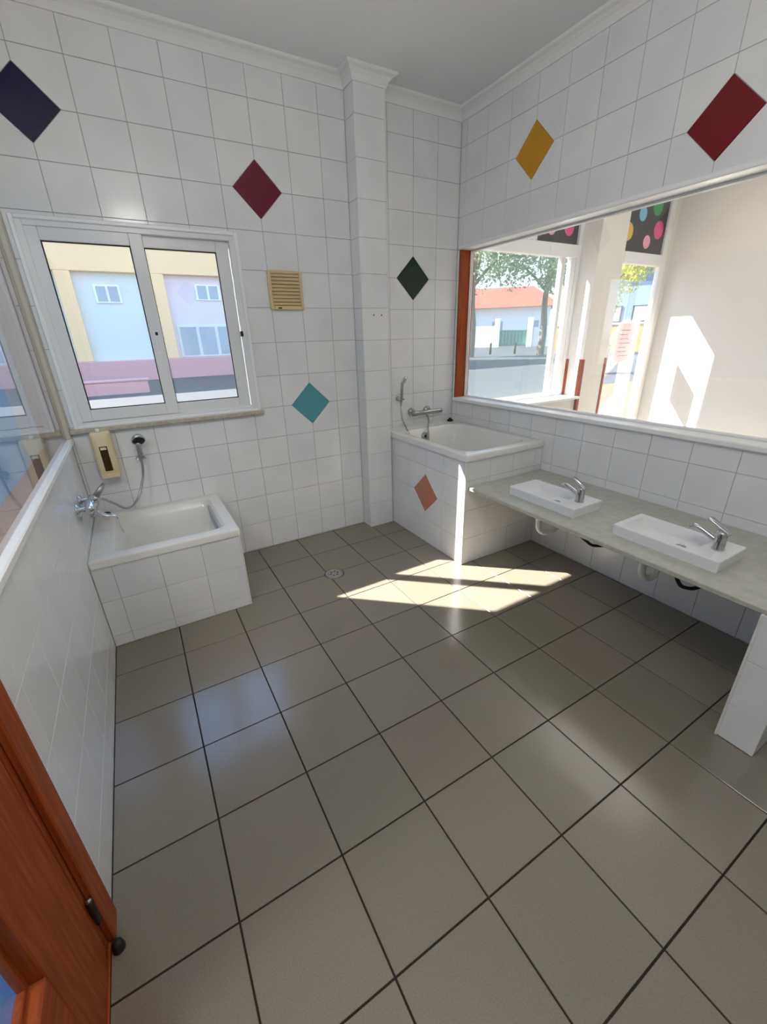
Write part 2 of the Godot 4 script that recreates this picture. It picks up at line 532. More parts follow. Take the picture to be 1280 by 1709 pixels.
	var lf := Transform3D(Basis(Vector3.FORWARD, Vector3.UP, Vector3.RIGHT), Vector3(XL, 0, 0))   # own x = -z, front towards +x
	lay_tiles(wl, lf, rect2(-1.905, 0, -0.001, 0.925), Vector2(-2.0, -0.075), Vector2(0.2, 0.2), 0.0022, 0.0, white_tiles())
	lay_tiles(wl, lf, rect2(-ZF, 2.1, -0.001, 2.74), Vector2(-3.6, 0.0), Vector2(0.2, 0.2), 0.0022, 0.0, white_tiles())
	part(wl, "ledge", box(Vector3(XL - 0.013, 0.925, 0.0), Vector3(XL + 0.016, 0.950, 1.905), 0.004), M.white_aluminium)
	# front wall, behind the camera, which the window glass mirrors
	var wf := structure("wall_front", "white tiled wall opposite the sliding window", "wall")
	part(wf, "masonry", box(Vector3(XL - 0.1, -0.2, ZF + 0.004), Vector3(0.14, YC, ZF + 0.12), 0), M.grout)
	var frf := Transform3D(Basis(Vector3.LEFT, Vector3.UP, Vector3.FORWARD), Vector3(0, 0, ZF))   # own x = -x
	lay_tiles(wf, frf, rect2(0, 0, -XL, 2.74), Vector2(0.036, 0.0), Vector2(0.2, 0.2), 0.0028, 0.0, white_tiles(), [diamond2(2.236, 2.0, D), diamond2(1.436, 2.0, D)])
	diamond_tile(wf, frf, Vector2(2.236, 2.0), D - 0.0015, M.terracotta, "terracotta diamond tile")
	diamond_tile(wf, frf, Vector2(1.436, 2.0), D - 0.0015, M.wine, "wine red diamond tile")
	cornice()

func cornice() -> void:
	var path := [Vector2(XL, 0), Vector2(-0.885, 0), Vector2(-0.885, 0.12), Vector2(-0.68, 0.12), Vector2(-0.68, 0), Vector2(0, 0), Vector2(0, ZF), Vector2(XL, ZF)]
	var prof := [Vector2(0.0, 2.738), Vector2(0.008, 2.738), Vector2(0.011, 2.748), Vector2(0.02, 2.765), Vector2(0.036, 2.78), Vector2(0.054, 2.788), Vector2(0.058, 2.793), Vector2(0.06, 2.802)]
	var st := mb()
	var n := path.size()
	var cols := []
	for i in n:
		var e0: Vector2 = (path[i] - path[(i + n - 1) % n]).normalized()
		var e1: Vector2 = (path[(i + 1) % n] - path[i]).normalized()
		var n0 := Vector2(-e0.y, e0.x); var n1 := Vector2(-e1.y, e1.x)
		var miter := (n0 + n1) / (1 + n0.dot(n1))
		var col := []
		for p in prof: col.append(Vector3(path[i].x + miter.x * p.x, p.y, path[i].y + miter.y * p.x))
		cols.append(col)
	for i in n:
		var j := (i + 1) % n
		for k in prof.size() - 1:
			quad(st, cols[i][k], cols[i][k + 1], cols[j][k + 1], cols[j][k])
	thing("trim_1", "white moulded cornice running round the top of the walls", "cornice", done(st), M.cornice, Vector3.ZERO, "", "structure")

# ------------------------------------------------------------------ windows and door of the bathroom
func sliding_window() -> void:
	var w := structure("window_1", "white aluminium sliding window with two panes in the back wall", "window")
	part(w, "casing", ring(Vector2(-2.635, 0.995), Vector2(-1.612, 1.988), Vector4(0.02, 0.02, 0.018, 0.02), -0.01, 0.022, "z", 0.004), M.white_aluminium)
	part(w, "frame", ring(Vector2(-2.618, 1.008), Vector2(-1.629, 1.972), Vector4(0.03, 0.032, 0.02, 0.028), -0.05, 0.012), M.grey_aluminium)
	part(w, "track", box(Vector3(-2.59, 1.02, -0.0175), Vector3(-1.66, 1.036, -0.0145), 0.001), M.grey_aluminium)
	var sash := [[-2.592, -2.100, 1.030, 1.946, -0.014, 0.006, Vector4(0.054, 0.062, 0.062, 0.058)], [-2.150, -1.664, 1.030, 1.946, -0.038, -0.018, Vector4(0.05, 0.070, 0.056, 0.058)]]
	for s in sash:
		var lo := Vector2(s[0], s[2]); var hi := Vector2(s[1], s[3])
		var f: Vector4 = s[6]
		var sa := part(w, "sash", ring(lo, hi, f, s[4], s[5], "z", 0.003), M.grey_aluminium)
		var gi := Vector2(lo.x + f.x, lo.y + f.z); var ga := Vector2(hi.x - f.y, hi.y - f.w)
		part(sa, "gasket", ring(gi - Vector2(0.001, 0.001), ga + Vector2(0.001, 0.001), Vector4(0.006, 0.006, 0.006, 0.006), s[4] + 0.004, s[5] - 0.004, "z", 0.0), M.gasket)
		var zc: float = (s[4] + s[5]) / 2
		part(sa, "pane", box(Vector3(gi.x, gi.y, zc - 0.0003), Vector3(ga.x, ga.y, zc + 0.0003), 0.0), M.dusty_glass)
		if s[0] < -2.5:
			var pull := part(sa, "pull_handle", ring(Vector2(-2.142, 1.365), Vector2(-2.116, 1.490), Vector4(0.006, 0.006, 0.008, 0.008), 0.005, 0.010, "z", 0.001), M.white_aluminium)
			part(pull, "recess", box(Vector3(-2.137, 1.372, 0.004), Vector3(-2.121, 1.483, 0.0068), 0.0), M.grey_aluminium)
			part(sa, "latch", box(Vector3(-2.136, 1.462, 0.006), Vector3(-2.122, 1.478, 0.0085), 0.001), M.gasket)
	part(w, "lock_stop", box(Vector3(-1.668, 1.445, -0.008), Vector3(-1.655, 1.475, 0.016), 0.003), M.gasket)
	part(w, "sill", box(Vector3(-2.66, 0.972, -0.05), Vector3(-1.596, 0.998, 0.034), 0.005), M.sill_stone)
	part(w, "outer_sill", box(Vector3(-2.66, 0.965, -0.12), Vector3(-1.58, 0.99, -0.05), 0.004), M.sill_stone)

func interior_window() -> void:
	var w := structure("window_2", "long interior window with wooden jamb looking into the next room", "window")
	part(w, "jamb", box(Vector3(-0.003, 0.94, 0.028), Vector3(0.13, 1.998, 0.046), 0.002), M.red_wood, Vector3.ZERO, "reddish wooden jamb")
	part(w, "jamb", box(Vector3(-0.003, 0.94, 2.655), Vector3(0.13, 1.998, 2.672), 0.002), M.red_wood, Vector3.ZERO, "reddish wooden jamb")
	part(w, "head_lining", box(Vector3(-0.012, 1.996, 0.028), Vector3(0.135, 2.021, 2.672), 0.004), M.white_aluminium)
	part(w, "sill", box(Vector3(-0.022, 0.912, 0.028), Vector3(0.15, 0.94, 2.672), 0.005), M.white_aluminium)
	part(w, "bead", ring(Vector2(0.046, 0.94), Vector2(2.655, 1.996), Vector4(0.01, 0.01, 0.012, 0.012), 0.088, 0.098, "x", 0.002), M.white_aluminium)
	part(w, "bead", ring(Vector2(0.046, 0.94), Vector2(2.655, 1.996), Vector4(0.01, 0.01, 0.012, 0.012), 0.104, 0.114, "x", 0.002), M.white_aluminium)
	part(w, "pane", box(Vector3(0.1007, 0.945, 0.05), Vector3(0.1013, 1.99, 2.65), 0.0), M.clear_glass)

func left_glazing() -> void:
	var w := structure("window_3", "fixed glass partition with beige edge trim above the low tiled wall", "window")
	part(w, "pane", box(Vector3(XL - 0.0073, 0.951, 0.022), Vector3(XL - 0.0067, 2.08, 1.90), 0.0), M.clear_glass)
	part(w, "sill", box(Vector3(XL - 0.102, 0.925, 0.0), Vector3(XL - 0.014, 0.943, 1.9), 0.002), M.hall_brown)
	part(w, "end_reveal", box(Vector3(XL - 0.12, 0.943, -0.004), Vector3(XL - 0.014, 2.1, 0.020), 0.002), M.hall_brown)
	part(w, "edge_trim", box(Vector3(XL - 0.012, 0.95, 0.0), Vector3(XL + 0.010, 2.1, 0.022), 0.003), M.beige_trim)
	part(w, "top_rail", box(Vector3(XL - 0.05, 2.075, 0.02), Vector3(XL + 0.006, 2.1, 1.905), 0.003), M.beige_trim)

func door() -> void:
	var d := structure("door_1", "reddish wooden door with a glazed panel closed in the left wall", "door")
	part(d, "threshold", box(Vector3(XL - 0.101, -0.2, 1.92), Vector3(XL + 0.001, 0.004, 2.87), 0.002), M.red_wood_along)
	# architrave and frame
	part(d, "architrave", box(Vector3(XL - 0.005, 0, 1.905), Vector3(XL + 0.014, 2.1, 1.976), 0.004), M.red_wood)
	part(d, "frame", box(Vector3(XL - 0.10, 0, 1.93), Vector3(XL - 0.004, 2.1, 1.99), 0.002), M.red_wood)
	part(d, "architrave", box(Vector3(XL - 0.005, 0, 2.80), Vector3(XL + 0.014, 2.1, 2.87), 0.004), M.red_wood)
	part(d, "frame", box(Vector3(XL - 0.10, 0, 2.79), Vector3(XL - 0.004, 2.1, 2.86), 0.002), M.red_wood)
	var leaf := part(d, "door_leaf", box(Vector3(XL - 0.045, 0.008, 1.996), Vector3(XL - 0.003, 2.095, 2.196), 0.003), M.red_wood, Vector3.ZERO)
	part(leaf, "stile", box(Vector3(XL - 0.045, 0.008, 2.600), Vector3(XL - 0.003, 2.095, 2.785), 0.003), M.red_wood)
	part(leaf, "bottom_rail", box(Vector3(XL - 0.045, 0.008, 2.196), Vector3(XL - 0.003, 0.385, 2.600), 0.003), M.red_wood_along)
	part(leaf, "top_rail", box(Vector3(XL - 0.045, 1.95, 2.196), Vector3(XL - 0.003, 2.095, 2.600), 0.003), M.red_wood_along)
	part(leaf, "glazing_bead", ring(Vector2(2.196, 0.385), Vector2(2.600, 1.95), Vector4(0.012, 0.012, 0.014, 0.014), XL - 0.040, XL - 0.026, "x", 0.002), M.red_wood)
	part(leaf, "pane", box(Vector3(XL - 0.0335, 0.39, 2.20), Vector3(XL - 0.0325, 1.945, 2.596), 0.0), M.clear_glass)
	for y in [0.12, 1.05, 1.9]:
		var hg := part(d, "hinge", rod(Vector3(XL + 0.006, y, 1.988), Vector3(XL + 0.006, y + 0.085, 1.988), 0.0075, 12), M.brass_hinge)
		part(hg, "finial", lathe([Vector2(0.004, 0), Vector2(0.0075, 0.004), Vector2(0.004, 0.009), Vector2(0, 0.01)], 12, Transform3D(Basis(), Vector3(XL + 0.006, y + 0.085, 1.988))), M.satin_chrome)
	thing("door_stop", "small dark rubber door stop at the foot of the architrave", "door stop", lathe([Vector2(0, 0), Vector2(0.014, 0), Vector2(0.015, 0.006), Vector2(0.012, 0.026), Vector2(0.008, 0.03), Vector2(0, 0.031)], 18), M.black_rubber, Vector3(XL + 0.020, 0.0, 2.0))

# ------------------------------------------------------------------ bathtubs
func tub_mesh(lo: Vector2, hi: Vector2, ilo: Vector2, ihi: Vector2, y: float, floor_y: float, r_out: float, r_in: float) -> ArrayMesh:
	var st := mb()
	var L := []
	L.append(rrect(lo, hi, r_out, y - 0.04))
	L.append(rrect(lo, hi, r_out, y - 0.008))
	L.append(rrect(lo + Vector2(0.003, 0.003), hi - Vector2(0.003, 0.003), r_out, y - 0.002))
	L.append(rrect(lo + Vector2(0.009, 0.009), hi - Vector2(0.009, 0.009), r_out, y))
	L.append(rrect(ilo - Vector2(0.008, 0.008), ihi + Vector2(0.008, 0.008), r_in + 0.004, y))
	var rows := [[0.0, 0.004, 0.0], [0.004, 0.012, 0.0], [0.03, 0.5, 0.0], [0.045, 0.78, 0.0], [0.062, 0.9, 0.0], [0.09, 0.97, 0.0], [0.13, 1.0, 0.0]]
	for r in rows:
		var s := Vector2(r[0], r[0])
		L.append(rrect(ilo + s, ihi - s, maxf(0.02, r_in - r[0] * 0.4), lerpf(y, floor_y, r[1])))
	loft(st, L, true, false, true)
	return done(st)

func bath_one() -> void:
	var t := top("bathtub", "low white enamel tub in a tiled surround under the sliding window", "bathtub")
	part(t, "basin", tub_mesh(Vector2(XL - 0.001, -0.001), Vector2(-1.976, 0.674), Vector2(-2.565, 0.066), Vector2(-2.034, 0.606), 0.489, 0.2, 0.012, 0.06), M.enamel)
	var core := mb()
	abox(core, Vector3(XL + 0.002, 0, 0.60), Vector3(-1.988, 0.45, 0.664))
	abox(core, Vector3(-2.06, 0, 0.002), Vector3(-1.988, 0.45, 0.664))
	part(t, "surround", done(core), M.grout)
	lay_tiles(t, Transform3D(Basis(), Vector3(0, 0, 0.668)), rect2(XL + 0.001, 0.001, -1.984, 0.462), Vector2(-2.984, 0.062), Vector2(0.2, 0.2), 0.002, 0.0, white_tiles())
	lay_tiles(t, Transform3D(Basis(Vector3.FORWARD, Vector3.UP, Vector3.RIGHT), Vector3(-1.984, 0, 0)), rect2(-0.668, 0.001, -0.001, 0.462), Vector2(-0.668, 0.062), Vector2(0.2, 0.2), 0.002, 0.0, white_tiles())
	part(t, "corner_bead", box(Vector3(-1.988, 0.001, 0.662), Vector3(-1.980, 0.462, 0.672), 0.002), M.white_plastic)
	var dr := part(t, "drain", rod(Vector3(-2.42, 0.199, 0.33), Vector3(-2.42, 0.204, 0.33), 0.03, 20), M.chrome)
	part(dr, "drain_hole", rod(Vector3(-2.42, 0.2035, 0.33), Vector3(-2.42, 0.2045, 0.33), 0.018, 16), M.dark_hole)

func bath_two() -> void:
	var t := top("bathtub", "tall white enamel tub in a tiled corner surround beside the wash counter", "bathtub")
	part(t, "basin", tub_mesh(Vector2(-0.682, 0.124), Vector2(-0.001, 0.990), Vector2(-0.618, 0.165), Vector2(-0.075, 0.925), 0.752, 0.42, 0.012, 0.11), M.enamel)
	part(t, "back_rim", box(Vector3(-0.678, 0.712, 0.001), Vector3(-0.001, 0.7515, 0.126), 0.003), M.enamel)
	var core := mb()
	abox(core, Vector3(-0.666, 0, 0.002), Vector3(-0.60, 0.712, 0.976))
	abox(core, Vector3(-0.679, 0, 0.06), Vector3(-0.66, 0.712, 0.1185))
	abox(core, Vector3(-0.666, 0, 0.92), Vector3(-0.001, 0.715, 0.976))
	part(t, "surround", done(core), M.grout)
	var lf := Transform3D(Basis(Vector3.BACK, Vector3.UP, Vector3.LEFT), Vector3(-0.67, 0, 0))
	var D := 0.139
	lay_tiles(t, lf, rect2(0.118, 0.001, 0.980, 0.722), Vector2(-0.04, -0.016), Vector2(0.2, 0.2), 0.0022, 0.0, white_tiles(), [diamond2(0.56, 0.384, D)])
	diamond_tile(t, lf, Vector2(0.56, 0.384), D - 0.0015, M.terracotta, "terracotta diamond tile")
	lay_tiles(t, Transform3D(Basis(), Vector3(0, 0, 0.980)), rect2(-0.67, 0.001, -0.001, 0.722), Vector2(-0.67, -0.016), Vector2(0.2, 0.2), 0.0022, 0.0, white_tiles())
	part(t, "corner_bead", box(Vector3(-0.674, 0.001, 0.974), Vector3(-0.664, 0.722, 0.984), 0.002), M.white_plastic)
	# round overflow cover on the inner end of the basin
	var ov := part(t, "overflow_cover", lathe([Vector2(0.034, 0.0), Vector2(0.032, 0.008), Vector2(0.024, 0.012), Vector2(0, 0.012)], 24, aligned(Vector3(-0.405, 0.69, 0.176), Vector3(0, 0.15, 1))), M.satin_chrome)
	part(ov, "overflow_slot", rod(Vector3(-0.405, 0.6915, 0.187), Vector3(-0.405, 0.692, 0.1895), 0.010, 14), M.dark_hole)

func bath_fittings() -> void:
	# --- mixer, hose and hand shower of the low tub
	var m := top("shower_mixer", "chrome lever bath mixer with hose and round black-faced hand shower", "mixer tap", Vector3(XL, 0, 0))
	var by := 0.69; var bz := 0.42
	part(m, "body", lathe([Vector2(0, -0.1), Vector2(0.018, -0.1), Vector2(0.022, -0.094), Vector2(0.022, -0.03), Vector2(0.027, -0.022), Vector2(0.027, 0.022), Vector2(0.022, 0.03), Vector2(0.022, 0.094), Vector2(0.018, 0.1), Vector2(0, 0.1)], 20, aligned(Vector3(0.055, by, bz), Vector3(0, 0, 1))), M.chrome)
	for s in [-0.075, 0.075]:
		part(m, "wall_flange", lathe([Vector2(0, 0), Vector2(0.034, 0), Vector2(0.034, 0.004), Vector2(0.028, 0.013), Vector2(0.014, 0.016), Vector2(0.014, 0.05), Vector2(0, 0.05)], 22, aligned(Vector3(0.0005, by, bz + s), Vector3(1, 0, 0))), M.chrome)
	part(m, "cartridge", lathe([Vector2(0, 0), Vector2(0.024, 0), Vector2(0.024, 0.03), Vector2(0.02, 0.038), Vector2(0, 0.04)], 20, aligned(Vector3(0.06, by + 0.01, bz), Vector3(0.75, 0.65, 0))), M.chrome)
	var lev := mb()
	loft(lev, [rrect(Vector2(-0.014, -0.016), Vector2(0.014, 0.016), 0.006, 0.0, 3), rrect(Vector2(-0.012, -0.022), Vector2(0.012, 0.022), 0.006, 0.035, 3), rrect(Vector2(-0.007, -0.024), Vector2(0.007, 0.024), 0.005, 0.075, 3)], true, true, true)
	var lo := part(m, "lever", done(lev), M.satin_chrome)
	lo.transform = aligned(Vector3(0.082, by + 0.034, bz), Vector3(0.5, 0.55, -0.35))
	part(m, "spout", tube(smooth_path([Vector3(0.06, by - 0.015, bz), Vector3(0.075, by - 0.05, bz + 0.005), Vector3(0.105, by - 0.075, bz + 0.008), Vector3(0.135, by - 0.08, bz + 0.01), Vector3(0.15, by - 0.095, bz + 0.01)]), 0.013, 12), M.chrome)
	part(m, "hose", tube(smooth_path([Vector3(0.055, by - 0.02, bz + 0.05), Vector3(0.052, by - 0.05, bz + 0.06), Vector3(0.075, by - 0.02, bz + 0.02), Vector3(0.095, 0.695, 0.38), Vector3(0.135, 0.628, 0.27), Vector3(0.183, 0.56, 0.19), Vector3(0.238, 0.572, 0.115), Vector3(0.29, 0.67, 0.07), Vector3(0.308, 0.74, 0.055), Vector3(0.312, 0.792, 0.052)]), 0.0062, 10), M.satin_chrome)
	var hs := part(m, "hand_shower", lathe([Vector2(0, 0), Vector2(0.009, 0), Vector2(0.012, 0.01), Vector2(0.0145, 0.06), Vector2(0.014, 0.1), Vector2(0.010, 0.108), Vector2(0, 0.11)], 16, aligned(Vector3(0.312, 0.79, 0.052), Vector3(0.04, 1, 0.12))), M.satin_chrome)
	var hx := aligned(Vector3(0.322, 0.915, 0.062), Vector3(0.06, -0.62, 0.78))
	part(hs, "shower_head", lathe([Vector2(0, -0.026), Vector2(0.014, -0.024), Vector2(0.03, -0.012), Vector2(0.037, 0.004), Vector2(0.038, 0.012), Vector2(0.034, 0.015), Vector2(0, 0.015)], 24, hx), M.chrome)
	part(hs, "spray_plate", lathe([Vector2(0, 0.017), Vector2(0.030, 0.0165), Vector2(0.033, 0.014)], 24, hx), M.black_rubber)
	hs.get_child(1).mesh = lathe([Vector2(0.033, 0.0145), Vector2(0.030, 0.018), Vector2(0, 0.0185)], 24, hx)
	# bracket on the wall
	var br := top("shower_bracket", "chrome wall bracket holding the black-faced hand shower", "bracket", Vector3(-2.358, 0.802, 0))
	part(br, "wall_rosette", lathe([Vector2(0, 0), Vector2(0.024, 0), Vector2(0.024, 0.006), Vector2(0.012, 0.012), Vector2(0.011, 0.034), Vector2(0, 0.034)], 20, aligned(Vector3(0, 0, 0.0005), Vector3(0, 0, 1))), M.chrome)
	for s in [-1, 1]:
		part(br, "fork", tube(smooth_path([Vector3(s * 0.008, 0, 0.03), Vector3(s * 0.021, 0, 0.04), Vector3(s * 0.023, 0, 0.054), Vector3(s * 0.016, 0, 0.067)], 0.006), 0.0055, 8), M.chrome)
	# --- bar mixer of the tall tub
	var n := top("shower_mixer", "satin bar mixer with hose and slim hand shower above the tall tub", "mixer tap", Vector3(-0.30, 0.852, 0))
	part(n, "bar", lathe([Vector2(0, -0.145), Vector2(0.016, -0.145), Vector2(0.020, -0.138), Vector2(0.020, -0.09), Vector2(0.017, -0.086), Vector2(0.017, 0.08), Vector2(0.019, 0.085), Vector2(0.019, 0.138), Vector2(0.016, 0.143), Vector2(0, 0.143)], 20, aligned(Vector3(0, 0, 0.062), Vector3(1, 0, 0))), M.satin_chrome)
	for s in [-0.115, 0.035]:
		part(n, "wall_flange", lathe([Vector2(0, 0), Vector2(0.032, 0), Vector2(0.032, 0.006), Vector2(0.026, 0.02), Vector2(0.012, 0.024), Vector2(0.012, 0.05), Vector2(0, 0.05)], 22, aligned(Vector3(s, 0.006, 0.0005), Vector3(0, 0, 1))), M.satin_chrome)
	part(n, "hose_outlet", rod(Vector3(0.0, -0.01, 0.065), Vector3(0.0, -0.034, 0.066), 0.010, 14), M.satin_chrome)
	part(n, "hose", tube(smooth_path([Vector3(0.0, -0.03, 0.066), Vector3(-0.012, -0.058, 0.095), Vector3(-0.05, -0.080, 0.145), Vector3(-0.082, -0.105, 0.19), Vector3(-0.092, -0.2, 0.212), Vector3(-0.12, -0.335, 0.245), Vector3(-0.18, -0.345, 0.25), Vector3(-0.235, -0.25, 0.225), Vector3(-0.262, -0.13, 0.195), Vector3(-0.264, -0.078, 0.155), Vector3(-0.256, -0.03, 0.1), Vector3(-0.244, 0.05, 0.056), Vector3(-0.24, 0.1, 0.05)]), 0.0062, 10), M.satin_chrome)
	var h2 := part(n, "hand_shower", lathe([Vector2(0, 0), Vector2(0.008, 0), Vector2(0.0105, 0.01), Vector2(0.0115, 0.1), Vector2(0.0115, 0.15), Vector2(0.008, 0.158), Vector2(0, 0.16)], 16, aligned(Vector3(-0.24, 0.095, 0.05), Vector3(0.03, 1, 0.08))), M.satin_chrome)
	part(h2, "shower_head", lathe([Vector2(0, -0.012), Vector2(0.016, -0.01), Vector2(0.026, 0.002), Vector2(0.027, 0.01), Vector2(0.02, 0.013), Vector2(0, 0.014)], 22, aligned(Vector3(-0.222, 0.268, 0.07), Vector3(0.55, -0.35, 0.75))), M.chrome)
	var b2 := top("shower_bracket", "white wall bracket holding the slim hand shower over the tall tub", "bracket", Vector3(-0.54, 0.972, 0))
	part(b2, "wall_plate", lathe([Vector2(0, 0), Vector2(0.02, 0), Vector2(0.02, 0.006), Vector2(0.01, 0.012), Vector2(0.009, 0.032), Vector2(0, 0.032)], 18, aligned(Vector3(0, 0, 0.0005), Vector3(0, 0, 1))), M.chrome)
	for s in [-1, 1]:
		part(b2, "fork", tube(smooth_path([Vector3(s * 0.007, 0, 0.028), Vector3(s * 0.019, 0, 0.038), Vector3(s * 0.021, 0, 0.052), Vector3(s * 0.014, 0, 0.064)], 0.006), 0.005, 8), M.chrome)
	# --- plugs
	var p := top("bath_plug", "black rubber plug with a thin chain on the rim of the low tub", "plug", Vector3(-2.606, 0.489, 0.045))
	part(p, "stopper", lathe([Vector2(0, 0), Vector2(0.020, 0), Vector2(0.0225, 0.004), Vector2(0.0235, 0.014), Vector2(0.020, 0.018), Vector2(0, 0.019)], 20), M.black_rubber)
	part(p, "chain", tube(smooth_path([Vector3(0.012, 0.017, 0.012), Vector3(0.035, 0.006, 0.028), Vector3(0.05, -0.004, 0.05), Vector3(0.058, -0.05, 0.075), Vector3(0.066, -0.09, 0.09)], 0.006), 0.0022, 6), M.satin_chrome)
	var q := top("bath_plug", "black rubber plug lying in the back corner of the tall tub rim", "plug", Vector3(-0.062, 0.752, 0.06))
	part(q, "stopper", lathe([Vector2(0, 0), Vector2(0.024, 0), Vector2(0.026, 0.004), Vector2(0.022, 0.014), Vector2(0.012, 0.018), Vector2(0.010, 0.026), Vector2(0, 0.027)], 20), M.black_rubber)

# ------------------------------------------------------------------ small wall and floor fittings
func wall_fittings() -> void:
	var d := top("soap_dispenser", "yellowed cream soap dispenser with a dark level window beside the hand shower", "soap dispenser", Vector3(-2.525, 0.715, 0.0005))
	var st := mb()
	var L := []
	for r in [[0.0, 0.0, 0.010], [0.06, 0.0, 0.012], [0.072, 0.004, 0.014], [0.080, 0.012, 0.014]]:
		var q := rrect(Vector2(-0.05 + r[1], -0.262 + r[1]), Vector2(0.05 - r[1], 0.0 - r[1]), r[2], r[0], 4)
		var w := PackedVector3Array()
		for v in q: w.append(Vector3(v.x, -v.z, v.y))
		L.append(w)
	loft(st, L, true, false, true)
	part(d, "cover", done(st), M.cream_plastic)
	part(d, "level_window", box(Vector3(-0.019, 0.045, 0.0785), Vector3(0.019, 0.185, 0.0815), 0.001), M.brown_window, Vector3.ZERO, "dark brown level window")
	part(d, "window_cap", box(Vector3(-0.014, 0.166, 0.081), Vector3(0.014, 0.180, 0.0835), 0.001), M.cream_plastic)
	part(d, "push_bar", box(Vector3(-0.046, 0.004, 0.078), Vector3(0.046, 0.032, 0.088), 0.004), M.cream_plastic)
	part(d, "lock", rod(Vector3(-0.006, 0.262, 0.045), Vector3(-0.006, 0.278, 0.045), 0.011, 14), M.grey_aluminium)

	var v := top("vent_grille", "square yellowed plastic vent grille with louvre slats on the back wall", "vent", Vector3(-1.357, 1.70, 0.0005))
	part(v, "frame", ring(Vector2(-0.108, -0.108), Vector2(0.108, 0.108), Vector4(0.02, 0.02, 0.024, 0.016), 0.0, 0.022, "z", 0.005), M.cream_vent)
	part(v, "backing", box(Vector3(-0.09, -0.09, 0.0), Vector3(0.09, 0.095, 0.004), 0), M.cream_vent)
	for k in 9:
		var o := part(v, "slat", box(Vector3(-0.089, -0.0085, -0.001), Vector3(0.089, 0.0085, 0.0015), 0.0006), M.cream_vent, Vector3(0, -0.073 + k * 0.0195, 0.0125))
		o.rotation_degrees.x = -32
	part(v, "maker_plate", box(Vector3(-0.062, -0.101, 0.0215), Vector3(-0.04, -0.094, 0.0226), 0.0003), M.brown_window)

	var f := top("floor_drain", "round metal drain cover set in the grey floor", "drain", Vector3(-1.434, 0, 0.617))
	part(f, "rim", lathe([Vector2(0.044, -0.004), Vector2(0.044, 0.0015), Vector2(0.056, 0.002), Vector2(0.0585, 0.0), Vector2(0.0585, -0.004)].duplicate(), 28), M.satin_chrome)
	f.get_child(0).mesh = lathe([Vector2(0.0585, -0.004), Vector2(0.0585, 0.0005), Vector2(0.056, 0.002), Vector2(0.046, 0.002), Vector2(0.044, 0.0), Vector2(0.044, -0.004)], 28)
	part(f, "cover", lathe([Vector2(0.043, -0.004), Vector2(0.043, 0.0005), Vector2(0.04, 0.0012), Vector2(0, 0.0012)], 28), M.satin_chrome)
	for k in 6:
		var a := TAU * k / 6
		part(f, "slot", rod(Vector3(cos(a) * 0.024, 0.0008, sin(a) * 0.024), Vector3(cos(a) * 0.024, 0.0016, sin(a) * 0.024), 0.006, 10), M.dark_hole)

